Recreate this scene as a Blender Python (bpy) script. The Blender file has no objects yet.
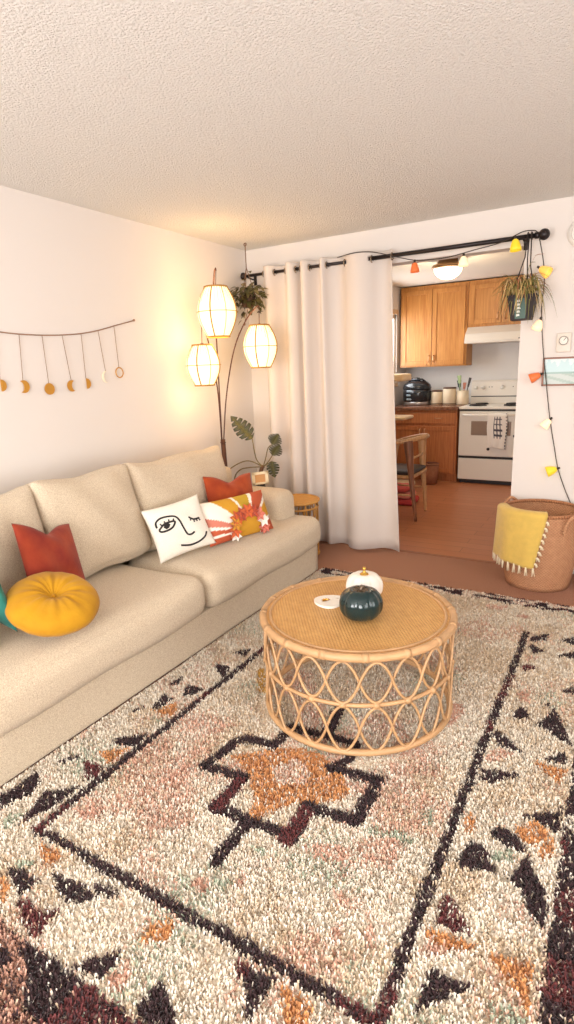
import bpy, bmesh, math, random
import numpy as np
from mathutils import Vector, Matrix
random.seed(7); rng = np.random.default_rng(7)
S = bpy.context.scene
COL = S.collection
PI = math.pi
ORG = {}

# ------------------------------------------------------------------ materials
def mat(name, color, rough=0.6, metal=0.0, noise=0.0, nscale=40.0, bump=0.0, bscale=200.0, spec=0.5,
        emit=None, estr=0.0, sheen=0.0, attr=None, stretch=None, coat=0.0, color2=None, trans=0.0):
    m = bpy.data.materials.new(name); m.use_nodes = True
    nt = m.node_tree; N = nt.nodes; L = nt.links
    b = N['Principled BSDF']
    b.inputs['Roughness'].default_value = rough
    b.inputs['Metallic'].default_value = metal
    b.inputs['Specular IOR Level'].default_value = spec
    b.inputs['Sheen Weight'].default_value = sheen
    b.inputs['Coat Weight'].default_value = coat
    b.inputs['Transmission Weight'].default_value = trans
    b.inputs['Base Color'].default_value = (*color, 1)
    tc = N.new('ShaderNodeTexCoord'); src = tc.outputs['Object']
    if stretch:
        mp = N.new('ShaderNodeMapping'); mp.inputs['Scale'].default_value = stretch
        L.new(src, mp.inputs['Vector']); src = mp.outputs['Vector']
    if attr:
        a = N.new('ShaderNodeVertexColor'); a.layer_name = attr
        L.new(a.outputs['Color'], b.inputs['Base Color'])
    elif noise or color2:
        n = N.new('ShaderNodeTexNoise'); n.inputs['Scale'].default_value = nscale
        n.inputs['Detail'].default_value = 5
        L.new(src, n.inputs['Vector'])
        r = N.new('ShaderNodeMapRange'); r.inputs['From Min'].default_value = 0.3; r.inputs['From Max'].default_value = 0.7
        L.new(n.outputs['Fac'], r.inputs['Value'])
        mx = N.new('ShaderNodeMix'); mx.data_type = 'RGBA'
        c2 = color2 if color2 else tuple(max(0, c * (1 - noise)) for c in color)
        mx.inputs[6].default_value = (*c2, 1); mx.inputs[7].default_value = (*color, 1)
        L.new(r.outputs['Result'], mx.inputs[0]); L.new(mx.outputs[2], b.inputs['Base Color'])
    if bump:
        n2 = N.new('ShaderNodeTexNoise'); n2.inputs['Scale'].default_value = bscale; n2.inputs['Detail'].default_value = 3
        L.new(src, n2.inputs['Vector'])
        bp = N.new('ShaderNodeBump'); bp.inputs['Strength'].default_value = bump; bp.inputs['Distance'].default_value = 0.01
        L.new(n2.outputs['Fac'], bp.inputs['Height']); L.new(bp.outputs['Normal'], b.inputs['Normal'])
    if emit:
        b.inputs['Emission Color'].default_value = (*emit, 1); b.inputs['Emission Strength'].default_value = estr
    return m

def srgb(r, g, b):
    f = lambda c: (c / 255 / 12.92) if c / 255 <= 0.04045 else ((c / 255 + 0.055) / 1.055) ** 2.4
    return (f(r), f(g), f(b))

def woven(name, c1, c2, sc, axis='XY', bump=0.6, rough=0.6, ring=False):
    """two crossing bands: over-and-under basket weave"""
    m = bpy.data.materials.new(name); m.use_nodes = True
    nt = m.node_tree; N = nt.nodes; L = nt.links; b = N['Principled BSDF']; b.inputs['Roughness'].default_value = rough
    tc = N.new('ShaderNodeTexCoord'); sx = N.new('ShaderNodeSeparateXYZ'); L.new(tc.outputs['Object'], sx.inputs[0])
    def M(op, a, bb=None):
        n = N.new('ShaderNodeMath'); n.operation = op
        for i, v in enumerate((a, bb)):
            if v is None: continue
            if isinstance(v, (int, float)): n.inputs[i].default_value = v
            else: L.new(v, n.inputs[i])
        return n.outputs[0]
    if ring:
        u = M('MULTIPLY', M('ARCTAN2', sx.outputs['Y'], sx.outputs['X']), sc[0]); v = M('MULTIPLY', sx.outputs['Z'], sc[1])
    else:
        u = M('MULTIPLY', sx.outputs[axis[0]], sc[0]); v = M('MULTIPLY', sx.outputs[axis[1]], sc[1])
    su = M('SINE', u); sv = M('SINE', v)
    h = M('MULTIPLY', su, sv)
    n = N.new('ShaderNodeTexNoise'); n.inputs['Scale'].default_value = 30; n.inputs['Detail'].default_value = 4
    L.new(tc.outputs['Object'], n.inputs['Vector'])
    f = M('ADD', M('MULTIPLY', h, 0.35), n.outputs['Fac'])
    mx = N.new('ShaderNodeMix'); mx.data_type = 'RGBA'
    mx.inputs[6].default_value = (*c1, 1); mx.inputs[7].default_value = (*c2, 1)
    L.new(f, mx.inputs[0]); L.new(mx.outputs[2], b.inputs['Base Color'])
    bp = N.new('ShaderNodeBump'); bp.inputs['Strength'].default_value = bump; bp.inputs['Distance'].default_value = 0.004
    L.new(h, bp.inputs['Height']); L.new(bp.outputs['Normal'], b.inputs['Normal'])
    return m

# ------------------------------------------------------------------ linking
def obj(name, bm, m, parent=None, smooth=True, mods=()):
    me = bpy.data.meshes.new(name)
    bmesh.ops.recalc_face_normals(bm, faces=bm.faces)
    for f in bm.faces: f.smooth = smooth
    if parent is not None:
        o0 = ORG[parent.name]; bmesh.ops.translate(bm, verts=bm.verts, vec=-o0)
    bm.to_mesh(me); bm.free()
    o = bpy.data.objects.new(name, me); COL.objects.link(o)
    if m: me.materials.append(m)
    if parent is not None:
        o.parent = parent; ORG[o.name] = ORG[parent.name]
    else:
        ORG[o.name] = Vector((0, 0, 0))
    return o

def solo(name, bm, m, label, cat, group=None, loc=None, smooth=True):
    """a thing that is one mesh; the object's origin sits at loc"""
    if loc is not None: bmesh.ops.translate(bm, verts=bm.verts, vec=-Vector(loc))
    o = obj(name, bm, m, None, smooth)
    if loc is not None: o.location = loc; ORG[o.name] = Vector(loc)
    o['label'] = label; o['category'] = cat
    if group: o['group'] = group
    return o

def thing(name, label, cat, loc=(0, 0, 0), group=None):
    o = bpy.data.objects.new(name, None); COL.objects.link(o); o.location = loc
    o.empty_display_size = 0.05
    ORG[o.name] = Vector(loc)
    o['label'] = label; o['category'] = cat
    if group: o['group'] = group
    return o

def struct(name, bm, m, smooth=False):
    o = obj(name, bm, m, None, smooth); o['kind'] = 'structure'; return o

# ------------------------------------------------------------------ shapes
def BM(): return bmesh.new()

def box(bm, lo, hi, bevel=0.0, seg=2, rot=None, piv=None):
    lo = Vector(lo); hi = Vector(hi)
    g = bmesh.ops.create_cube(bm, size=1.0); vs = g['verts']
    for v in vs: v.co = Vector(((v.co.x + .5) * (hi.x - lo.x) + lo.x, (v.co.y + .5) * (hi.y - lo.y) + lo.y, (v.co.z + .5) * (hi.z - lo.z) + lo.z))
    if bevel:
        es = list({e for v in vs for e in v.link_edges})
        r = bmesh.ops.bevel(bm, geom=es, offset=bevel, segments=seg, profile=.5, affect='EDGES')
        vs = list({v for f in r['faces'] for v in f.verts} | {v for v in vs if v.is_valid})
    if rot is not None:
        p = Vector(piv) if piv is not None else (lo + hi) / 2
        for v in vs: v.co = p + rot @ (v.co - p)
    return vs

def rbox(bm, c, size, r, n=14, rot=None, fn=None, bulge=(0, 0, 0)):
    """soft rounded box with bulging faces: cushions"""
    h = Vector(size) / 2; c = Vector(c); vd = {}
    def V(p):
        k = tuple(round(x, 5) for x in p)
        if k in vd: return vd[k]
        q = Vector((p[0] * h.x, p[1] * h.y, p[2] * h.z))
        rr = min(r, h.x, h.y, h.z)
        inn = Vector([max(-(h[i] - rr), min(h[i] - rr, q[i])) for i in range(3)]); d = q - inn
        if d.length > 1e-9: q = inn + d.normalized() * rr
        for i in range(3):
            a, b = [j for j in range(3) if j != i]
            w = (1 - p[a] ** 2) * (1 - p[b] ** 2)
            q[i] += p[i] * bulge[i] * w
        if fn: q = fn(q, p)
        if rot is not None: q = rot @ q
        vd[k] = bm.verts.new(c + q); return vd[k]
    g = [math.sin((i / n * 2 - 1) * PI / 2) for i in range(n + 1)]
    for ax in range(3):
        a, b = [j for j in range(3) if j != ax]
        for s in (-1, 1):
            for i in range(n):
                for j in range(n):
                    f = []
                    for (di, dj) in ((0, 0), (1, 0), (1, 1), (0, 1)):
                        p = [0, 0, 0]; p[ax] = s; p[a] = g[i + di]; p[b] = g[j + dj]; f.append(V(p))
                    f = list(dict.fromkeys(f))
                    if len(f) > 2:
                        try: bm.faces.new(f)
                        except ValueError: pass

def smoothpts(pts, k=6, closed=False):
    P = [Vector(p) for p in pts]; out = []; n = len(P)
    R = range(n) if closed else range(n - 1)
    for i in R:
        p0 = P[(i - 1) % n] if closed or i > 0 else P[0]
        p1 = P[i]; p2 = P[(i + 1) % n]
        p3 = P[(i + 2) % n] if closed or i + 2 < n else P[-1]
        for j in range(k):
            t = j / k
            out.append(.5 * ((2 * p1) + (p2 - p0) * t + (2 * p0 - 5 * p1 + 4 * p2 - p3) * t * t + (3 * p1 - p0 - 3 * p2 + p3) * t ** 3))
    if not closed: out.append(P[-1])
    return out

def tube(bm, pts, r, seg=8, closed=False, cap=True):
    P = [Vector(p) for p in pts]; n = len(P)
    rad = r if isinstance(r, (list, tuple)) else [r] * n
    rings = []; nrm = None
    for i in range(n):
        if closed: t = P[(i + 1) % n] - P[i - 1]
        else: t = P[min(i + 1, n - 1)] - P[max(i - 1, 0)]
        if t.length < 1e-9: t = Vector((0, 0, 1))
        t.normalize()
        if nrm is None:
            nrm = t.orthogonal().normalized()
        nrm = (nrm - t * nrm.dot(t))
        if nrm.length < 1e-6: nrm = t.orthogonal()
        nrm.normalize(); bi = t.cross(nrm)
        rings.append([bm.verts.new(P[i] + (nrm * math.cos(a) + bi * math.sin(a)) * rad[i]) for a in [2 * PI * k / seg for k in range(seg)]])
    for i in range(n if closed else n - 1):
        A = rings[i]; B = rings[(i + 1) % n]; off = 0
        if closed and i == n - 1:
            off = min(range(seg), key=lambda o: (A[0].co - B[o].co).length)
        for k in range(seg):
            bm.faces.new((A[k], A[(k + 1) % seg], B[(k + 1 + off) % seg], B[(k + off) % seg]))
    if cap and not closed:
        bm.faces.new(rings[0][::-1]); bm.faces.new(rings[-1])

def lathe(bm, prof, c=(0, 0, 0), seg=32, fn=None, axis=None):
    """prof: (radius, z) list; axis: a rotation matrix"""
    c = Vector(c); rings = []
    for (r, z) in prof:
        if r < 1e-6: rings.append([V0(bm, c, Vector((0, 0, z)), axis)])
        else:
            ring = []
            for k in range(seg):
                a = 2 * PI * k / seg; q = Vector((r * math.cos(a), r * math.sin(a), z))
                if fn: q = fn(q, a)
                ring.append(V0(bm, c, q, axis))
            rings.append(ring)
    for A, B in zip(rings, rings[1:]):
        if len(A) == 1 and len(B) == 1: continue
        for k in range(seg):
            k2 = (k + 1) % seg
            if len(A) == 1: bm.faces.new((A[0], B[k2], B[k]))
            elif len(B) == 1: bm.faces.new((A[k], A[k2], B[0]))
            else: bm.faces.new((A[k], A[k2], B[k2], B[k]))
def V0(bm, c, q, axis): return bm.verts.new(c + (axis @ q if axis is not None else q))

def disc(bm, c, n, r, th, seg=24):
    ax = Vector((0, 0, 1)).rotation_difference(Vector(n)).to_matrix()
    lathe(bm, [(0, 0), (r * .92, 0), (r, th * .2), (r, th * .8), (r * .92, th), (0, th)], c, seg, axis=ax)

def torus(bm, c, R, r, seg=48, s2=10, axis=None):
    c = Vector(c)
    pts = [c + (axis @ Vector((R * math.cos(a), R * math.sin(a), 0)) if axis is not None else Vector((R * math.cos(a), R * math.sin(a), 0))) for a in [2 * PI * k / seg for k in range(seg)]]
    tube(bm, pts, r, s2, closed=True)

def sphere(bm, c, r, sc=(1, 1, 1), u=16, v=10):
    g = bmesh.ops.create_uvsphere(bm, u_segments=u, v_segments=v, radius=r)
    for q in g['verts']: q.co = Vector((q.co.x * sc[0], q.co.y * sc[1], q.co.z * sc[2])) + Vector(c)

# ------------------------------------------------------------------ camera
CAM_LOC = Vector((2.856, 0, 1.478))
cd = bpy.data.cameras.new('camera'); cam = bpy.data.objects.new('camera', cd); COL.objects.link(cam)
CR = Vector((0.86207267, 0.5052846, -0.03896399)); CU = Vector((-0.09090403, 0.22981348, 0.96897999)); CF = Vector((-0.49856511, 0.83178918, -0.24404833))
mm = Matrix((CR, CU, -CF)).transposed().to_4x4(); mm.translation = CAM_LOC
cam.matrix_world = mm
cd.sensor_fit = 'VERTICAL'; cd.sensor_height = 24; cd.lens = 569.0 / 1024 * 24; cd.clip_start = .05
S.camera = cam
vs = S.view_settings
vs.view_transform = 'Standard'; vs.look = 'None'; vs.gamma = 1; vs.use_curve_mapping = False; vs.exposure = EXPOSURE = -0.06

# ------------------------------------------------------------------ setting
def ceil_mat():
    m = mat('popcorn_ceiling', srgb(238, 236, 231), .9, spec=.1)
    nt = m.node_tree; N = nt.nodes; L = nt.links; b = N['Principled BSDF']
    tc = N.new('ShaderNodeTexCoord')
    v = N.new('ShaderNodeTexVoronoi'); v.inputs['Scale'].default_value = 105; L.new(tc.outputs['Object'], v.inputs['Vector'])
    n = N.new('ShaderNodeTexNoise'); n.inputs['Scale'].default_value = 100; n.inputs['Detail'].default_value = 6; n.inputs['Roughness'].default_value = .7
    L.new(tc.outputs['Object'], n.inputs['Vector'])
    a = N.new('ShaderNodeMath'); a.operation = 'SUBTRACT'; L.new(n.outputs['Fac'], a.inputs[0])
    mu = N.new('ShaderNodeMath'); mu.operation = 'MULTIPLY'; mu.inputs[1].default_value = .5; L.new(v.outputs['Distance'], mu.inputs[0]); L.new(mu.outputs[0], a.inputs[1])
    bp = N.new('ShaderNodeBump'); bp.inputs['Strength'].default_value = .8; bp.inputs['Distance'].default_value = .016
    L.new(a.outputs[0], bp.inputs['Height']); L.new(bp.outputs['Normal'], b.inputs['Normal'])
    return m
WALL = mat('white_wall_paint', srgb(226, 219, 213), .8, bump=.06, bscale=220, spec=.2)
CEIL = ceil_mat()
CARPET = mat('brown_carpet', srgb(186, 138, 114), .95, noise=.3, nscale=130, bump=.5, bscale=500, spec=.1)
def plank_mat():
    m = mat('orange_wood_planks', (.5, .2, .1), .38)
    nt = m.node_tree; N = nt.nodes; L = nt.links; b = N['Principled BSDF']
    tc = N.new('ShaderNodeTexCoord')
    br = N.new('ShaderNodeTexBrick'); br.inputs['Scale'].default_value = 1; br.inputs['Brick Width'].default_value = 1.2; br.inputs['Row Height'].default_value = .13
    br.inputs['Mortar Size'].default_value = .002; br.inputs['Color1'].default_value = (*srgb(208, 136, 94), 1); br.inputs['Color2'].default_value = (*srgb(198, 126, 84), 1)
    br.inputs['Mortar'].default_value = (*srgb(140, 82, 54), 1); L.new(tc.outputs['Object'], br.inputs['Vector'])
    mp = N.new('ShaderNodeMapping'); mp.inputs['Scale'].default_value = (2, 40, 1); L.new(tc.outputs['Object'], mp.inputs['Vector'])
    n = N.new('ShaderNodeTexNoise'); n.inputs['Scale'].default_value = 3; n.inputs['Detail'].default_value = 5; L.new(mp.outputs[0], n.inputs['Vector'])
    mx = N.new('ShaderNodeMix'); mx.data_type = 'RGBA'; mx.blend_type = 'MULTIPLY'; mx.inputs[0].default_value = .35
    L.new(br.outputs['Color'], mx.inputs[6]); L.new(n.outputs['Fac'], mx.inputs[7]); L.new(mx.outputs[2], b.inputs['Base Color'])
    return m
PLANK = plank_mat()
YW, YW2, YK, XR, YB, ZC = 4.257, 4.377, 7.83, 4.75, -1.9, 2.44
XK0, XK1 = 0.17, 3.3
def B1(name, lo, hi, m): bm = BM(); box(bm, lo, hi); return struct(name, bm, m)
B1('floor', (-.1, YB - .1, -.12), (XR + .1, YW + .0, 0), CARPET)
B1('floor_kitchen', (-.1, YW, -.12), (XR + .1, YK + .1, 0.0), PLANK)
bm = BM(); box(bm, (.75, YW - .01, 0.0005), (2.19, YW + .02, .006), .002); struct('trim_1', bm, mat('threshold_strip', srgb(150, 96, 66), .5))
B1('ceiling', (-.1, YB - .1, ZC), (XR + .1, YW, ZC + .12), CEIL)
B1('ceiling_kitchen', (-.1, YW, ZC), (XR + .1, YK + .1, ZC + .12), mat('kitchen_ceiling_paint', srgb(228, 220, 208), .85))
B1('wall_left', (-.1, YB - .1, 0), (0, YW, ZC), WALL)
# back wall with the wide opening to the kitchen
bm = BM(); box(bm, (-.1, YW, 0), (.75, YW2, ZC)); box(bm, (2.19, YW, 0), (XR, YW2, ZC)); box(bm, (.75, YW, 2.192), (2.19, YW2, ZC)); struct('wall_back', bm, WALL)
# rear wall and right-hand wall, each with a window opening
bm = BM()
box(bm, (-.1, YB - .1, 0), (.7, YB, ZC)); box(bm, (3.9, YB - .1, 0), (XR + .1, YB, ZC)); box(bm, (.7, YB - .1, 0), (3.9, YB, .35)); box(bm, (.7, YB - .1, 2.25), (3.9, YB, ZC)); struct('wall_rear', bm, WALL)
bm = BM()
box(bm, (XR, YB, 0), (XR + .1, -.6, ZC)); box(bm, (XR, 1.9, 0), (XR + .1, YW2, ZC)); box(bm, (XR, -.6, 0), (XR + .1, 1.9, .55)); box(bm, (XR, -.6, 2.2), (XR + .1, 1.9, ZC)); struct('wall_right', bm, WALL)
KW = mat('kitchen_wall_paint', srgb(226, 222, 218), .75, spec=.25)
B1('wall_kitchen_back', (XK0 - .1, YK, 0), (XK1 + .1, YK + .1, ZC), KW)
B1('wall_kitchen_right', (XK1, YW2, 0), (XK1 + .1, YK, ZC), KW)
bm = BM()
box(bm, (XK0 - .1, YW2, 0), (XK0, 6.3, ZC)); box(bm, (XK0 - .1, 7.46, 0), (XK0, YK, ZC)); box(bm, (XK0 - .1, 6.3, 0), (XK0, 7.46, 1.25)); box(bm, (XK0 - .1, 6.3, 2.1), (XK0, 7.46, ZC)); struct('wall_kitchen_left', bm, KW)
WHITE = mat('white_gloss_paint', srgb(238, 232, 222), .45)
GLASS = bpy.data.materials.new('window_glass'); GLASS.use_nodes = True
_n = GLASS.node_tree.nodes; _l = GLASS.node_tree.links; _n.clear()
_o = _n.new('ShaderNodeOutputMaterial'); _m = _n.new('ShaderNodeMixShader'); _t = _n.new('ShaderNodeBsdfTransparent'); _g = _n.new('ShaderNodeBsdfGlossy'); _g.inputs['Roughness'].default_value = .02
_m.inputs[0].default_value = .06; _l.new(_t.outputs[0], _m.inputs[1]); _l.new(_g.outputs[0], _m.inputs[2]); _l.new(_m.outputs[0], _o.inputs[0])
def window(name, c, sx, sz, axis):
    bm = BM(); d = .03; w = .05; hx = sx / 2; hz = sz / 2
    def bx(a0, a1, z0, z1, t=d):
        if axis == 'x': box(bm, (c[0] - t, c[1] + a0, c[2] + z0), (c[0] + t, c[1] + a1, c[2] + z1), .004)
        else: box(bm, (c[0] + a0, c[1] - t, c[2] + z0), (c[0] + a1, c[1] + t, c[2] + z1), .004)
    bx(-hx, -hx + w, -hz, hz); bx(hx - w, hx, -hz, hz); bx(-hx, hx, -hz, -hz + w); bx(-hx, hx, hz - w, hz); bx(-w / 2, w / 2, -hz, hz)
    o = struct(name, bm, WHITE)
    bm = BM()
    if axis == 'x': box(bm, (c[0] - .003, c[1] - hx, c[2] - hz), (c[0] + .003, c[1] + hx, c[2] + hz))
    else: box(bm, (c[0] - hx, c[1] - .003, c[2] - hz), (c[0] + hx, c[1] + .003, c[2] + hz))
    g = obj('window_pane', bm, GLASS, o, False)
window('window_1', (2.3, YB - .05, 1.3), 3.2, 1.9, 'y')
window('window_2', (XR + .05, .65, 1.375), 2.5, 1.65, 'x')
window('window_3', (XK0 - .05, 6.88, 1.675), 1.16, .85, 'x')
bm = BM(); box(bm, (XK0, 6.24, 2.1), (XK0 + .015, 7.47, 2.16), .004); box(bm, (XK0, 6.24, 1.19), (XK0 + .02, 7.47, 1.25), .004); struct('trim_2', bm, mat('tan_window_trim', srgb(214, 190, 160), .5))
bm = BM(); box(bm, (2.20, YW - .012, 0), (XR, YW, .085), .004); struct('baseboard_back', bm, WHITE)
bm = BM(); box(bm, (0, YB, 0), (.012, YW, .085), .004); struct('baseboard_left', bm, WHITE)

# ------------------------------------------------------------------ light
w = bpy.data.worlds.new('daylight'); S.world = w; w.use_nodes = True
bg = w.node_tree.nodes['Background']; bg.inputs['Color'].default_value = (.93, .97, 1, 1); bg.inputs['Strength'].default_value = 1.3
def area(name, loc, rot, sx, sy, power, color):
    l = bpy.data.lights.new(name, 'AREA'); l.shape = 'RECTANGLE'; l.size = sx; l.size_y = sy; l.energy = power; l.color = color
    o = bpy.data.objects.new(name, l); COL.objects.link(o); o.location = loc; o.rotation_euler = rot; return o
area('daylight_rear_window', (2.3, YB - .16, 1.3), (PI / 2 + .4, 0, 0), 3.1, 1.8, 245, (1, .98, .965))
area('daylight_right_window', (XR + .16, .65, 1.375), (PI / 2, 0, PI / 2), 2.4, 1.6, 62, (1, .97, .94))
area('daylight_kitchen_window', (XK0 - .16, 6.88, 1.675), (PI / 2, 0, -PI / 2), 1.1, .8, 30, (.95, .97, 1))
def point(name, loc, power, color, r=.05):
    l = bpy.data.lights.new(name, 'POINT'); l.energy = power; l.color = color; l.shadow_soft_size = r
    o = bpy.data.objects.new(name, l); COL.objects.link(o); o.location = loc; return o
POLYS=[
('k',[(1342,768),(1364,787),(1455,795),(1452,736)]),('k',[(1484,831),(1549,840),(1655,840),(1611,789),(1569,794)]),('k',[(1616,869),(1707,874),(1685,850),(1629,851)]),('m',[(1472,717),(1502,733),(1534,721),(1593,753),(1597,675),(1527,689)]),('o',[(1335,751),(1390,741),(1437,704),(1415,698)]),('o',[(1857,802),(1862,848),(1896,883),(1924,871),(1923,839)]),('k',[(1758,668),(1785,698),(1837,751),(1846,731),(1845,683),(1805,675)]),('p',[(1855,684),(1869,749),(1908,727),(1921,676)]),('k',[(1985,673),(1995,748),(2066,710),(2084,684),(2037,658)]),('s',[(1347,798),(1398,826),(1402,811),(1370,794)]),('t',[(1465,782),(1514,808),(1583,771),(1532,743)]),
('m',[(2117,884),(2143,884),(2182,877),(2171,857),(2151,851)]),('k',[(2147,863),(2182,877),(2231,886),(2229,850),(2230,792),(2208,796),(2191,829)]),('o',[(2249,887),(2280,882),(2334,882),(2353,832),(2313,810),(2279,852)]),('p',[(1872,1001),(1877,1042),(1924,1029),(1923,985)]),('p',[(1985,1061),(1989,1115),(2024,1064)]),('p',[(2259,1172),(2284,1198),(2310,1164),(2292,1137)]),('p',[(2293,1071),(2312,1103),(2340,1055),(2319,1039)]),('p',[(2373,1109),(2397,1144),(2413,1090),(2391,1078)]),('t',[(2153,1011),(2225,1029),(2213,981),(2165,975)]),('s',[(1917,1038),(1966,1070),(1979,1021)]),
('k',[(2559,1448),(2629,1486),(2645,1454),(2598,1449)]),('k',[(2687,1457),(2717,1533),(2771,1470),(2788,1397),(2782,1348),(2749,1375),(2724,1426)]),('m',[(2539,1250),(2538,1320),(2591,1278),(2620,1234),(2590,1228),(2546,1226)]),('o',[(2532,1196),(2582,1208),(2639,1208),(2594,1163),(2540,1169)]),('p',[(2519,1122),(2537,1178),(2593,1168),(2560,1130)]),('o',[(2680,1210),(2717,1210),(2778,1225),(2779,1111),(2752,1138),(2716,1172)]),('k',[(2562,988),(2563,1052),(2561,1097),(2604,1093),(2659,1100),(2608,1050),(2584,1020)]),('s',[(2693,1089),(2743,1104),(2780,1103),(2791,1074),(2732,1041)]),
('k',[(1032,950),(1043,1093),(1099,1052),(1117,1004),(1094,974),(1078,920)]),('k',[(1054,1174),(1102,1255),(1109,1224),(1078,1186)]),('k',[(1211,905),(1158,1036),(1249,1115),(1247,1009),(1218,951)]),('m',[(1146,1233),(1260,1238),(1249,1161)]),('o',[(1160,1296),(1254,1356),(1244,1262)]),('k',[(1165,1369),(1250,1462),(1257,1417),(1220,1362)]),('s',[(1132,922),(1184,950),(1191,870),(1157,868)]),('s',[(1162,1575),(1253,1581),(1239,1534)]),('p',[(1316,1037),(1439,1120),(1397,1012)]),('p',[(1493,1279),(1511,1369),(1537,1404),(1581,1325),(1527,1277)]),('k',[(1060,1566),(1106,1633),(1098,1599)]),('o',[(1352,878),(1401,890),(1448,878),(1447,843),(1406,849)]),('s',[(1334,796),(1384,830),(1397,809),(1360,789)]),('o',[(1170,1608),(1238,1685),(1241,1615)]),
('o',[(1668,1526),(1743,1576),(1813,1634),(1861,1682),(1953,1674),(2031,1630),(2111,1546),(2091,1508),(1992,1447),(1959,1412),(1895,1301),(1862,1361),(1841,1413),(1782,1470)]),('w',[(1813,1537),(1890,1630),(1969,1577),(1977,1523),(1897,1471)]),('o',[(1866,1755),(1913,1767),(1909,1730),(1875,1724)]),('s',[(2238,1426),(2283,1466),(2301,1422),(2255,1412)]),('p',[(2099,1277),(2167,1328),(2251,1343),(2235,1279),(2177,1262)]),('s',[(1942,1193),(2004,1212),(2016,1175)]),
('k',[(2556,2311),(2573,2376),(2625,2292),(2564,2302)]),('k',[(2661,2271),(2710,2404),(2780,2197),(2729,2219)]),('k',[(2515,2096),(2524,2150),(2628,2055),(2541,2062)]),('p',[(2510,1966),(2533,2035),(2607,2039),(2540,1939)]),('k',[(2523,1848),(2524,1899),(2631,1924),(2560,1838)]),('o',[(2675,2020),(2783,2024),(2768,1947),(2720,1981)]),('k',[(2705,2057),(2774,2126),(2780,2064)]),('k',[(2690,1718),(2791,1814),(2782,1703),(2741,1721)]),('k',[(2602,1600),(2616,1631),(2666,1642),(2706,1574),(2651,1580)]),('o',[(2676,1671),(2732,1708),(2767,1665),(2726,1606),(2688,1630)]),('o',[(2746,1595),(2781,1672),(2783,1601),(2758,1580)]),('k',[(2531,1459),(2558,1538),(2589,1540),(2637,1474),(2562,1434)]),('s',[(2380,1588),(2416,1624),(2429,1539),(2394,1545)]),('s',[(2290,1450),(2350,1473),(2419,1464),(2384,1438),(2298,1430)]),('s',[(2612,1523),(2673,1570),(2690,1523),(2637,1495)]),('o',[(2518,1619),(2537,1654),(2556,1591),(2533,1579)]),('k',[(2699,1528),(2722,1561),(2736,1527),(2706,1511)]),('p',[(2335,2091),(2379,2221),(2341,2288),(2302,2268)]),
('k',[(1155,1383),(1243,1465),(1261,1389),(1198,1369)]),('k',[(1045,1565),(1096,1606),(1088,1573)]),('k',[(1130,1623),(1102,1730),(1173,1719),(1155,1650)]),('o',[(1153,1620),(1211,1709),(1254,1615)]),('k',[(1063,1807),(1070,1896),(1104,1845)]),('k',[(1189,1758),(1150,1851),(1243,1849),(1214,1786)]),('k',[(1169,2036),(1164,2070),(1233,2075),(1256,1989)]),('k',[(1154,2215),(1227,2280),(1237,2203)]),('y',[(1366,2133),(1403,2152),(1519,1971),(1476,1966)]),
('k',[(2524,3075),(2598,3152),(2592,3069),(2538,3031)]),('k',[(2525,2960),(2543,2988),(2601,2934),(2556,2891)]),('p',[(2526,2851),(2595,2868),(2542,2790)]),('m',[(2527,2700),(2534,2752),(2596,2750),(2557,2689)]),('k',[(2656,3100),(2721,3171),(2728,3078)]),('k',[(2666,2920),(2736,2979),(2740,2922)]),('k',[(2712,2582),(2763,2635),(2767,2581)]),('p',[(2544,2469),(2604,2541),(2608,2420),(2571,2415)]),('k',[(2569,2274),(2571,2375),(2622,2314),(2591,2286)]),('k',[(2661,2434),(2682,2458),(2681,2418)]),('p',[(2206,3425),(2345,3440),(2321,3378),(2236,3363)]),('p',[(2400,3319),(2474,3378),(2468,3305)]),
]
STROKES=[
('k',[(1763,1654),(1626,1643),(1603,1560),(1588,1430),(1760,1448),(1743,1280),(1999,1291),(2055,1291),(2032,1433),(2205,1448),(2203,1660),(2018,1644)]),('k',[(1763,1654),(1755,1785),(2045,1812),(2055,1727),(2018,1644)]),('k',[(1889,1289),(1889,1107)]),('k',[(1916,1805),(1884,1999)]),('m',[(1759,1418),(1753,1286)]),('m',[(2042,1404),(2040,1275)]),]
# ------------------------------------------------------------------ rug: shag pile
PALETTE = {'w': srgb(234, 223, 206), 'k': srgb(64, 46, 48), 'm': srgb(104, 54, 54), 'o': srgb(208, 148, 96), 'p': srgb(212, 168, 146),
           's': srgb(168, 178, 156), 't': srgb(212, 190, 162), 'y': srgb(200, 152, 70), 'b': srgb(190, 146, 126)}
KEYS = list(PALETTE)
RX0, RX1, RY0, RY1 = .989, 3.02, .38, 3.59
def inpoly(px, py, poly):
    r = np.zeros(px.shape, bool); n = len(poly)
    for i in range(n):
        x0, y0 = poly[i]; x1, y1 = poly[(i + 1) % n]
        if y0 == y1: continue
        c = ((y0 > py) != (y1 > py)) & (px < (x1 - x0) * (py - y0) / (y1 - y0) + x0); r ^= c
    return r
def segd(px, py, a, b):
    ax, ay = a; bx, by = b; dx, dy = bx - ax, by - ay
    t = np.clip(((px - ax) * dx + (py - ay) * dy) / (dx * dx + dy * dy + 1e-9), 0, 1)
    return np.hypot(px - ax - t * dx, py - ay - t * dy)
def vnoise(x, y, f, seed):
    g = np.random.default_rng(seed).random((64, 64)); X = x * f + 7.3; Y = y * f + 3.1
    i = np.floor(X).astype(int); j = np.floor(Y).astype(int); u = X - i; v = Y - j; u = u * u * (3 - 2 * u); v = v * v * (3 - 2 * v)
    G = lambda a, b: g[a % 64, b % 64]
    return (G(i, j) * (1 - u) + G(i + 1, j) * u) * (1 - v) + (G(i, j + 1) * (1 - u) + G(i + 1, j + 1) * u) * v
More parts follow.
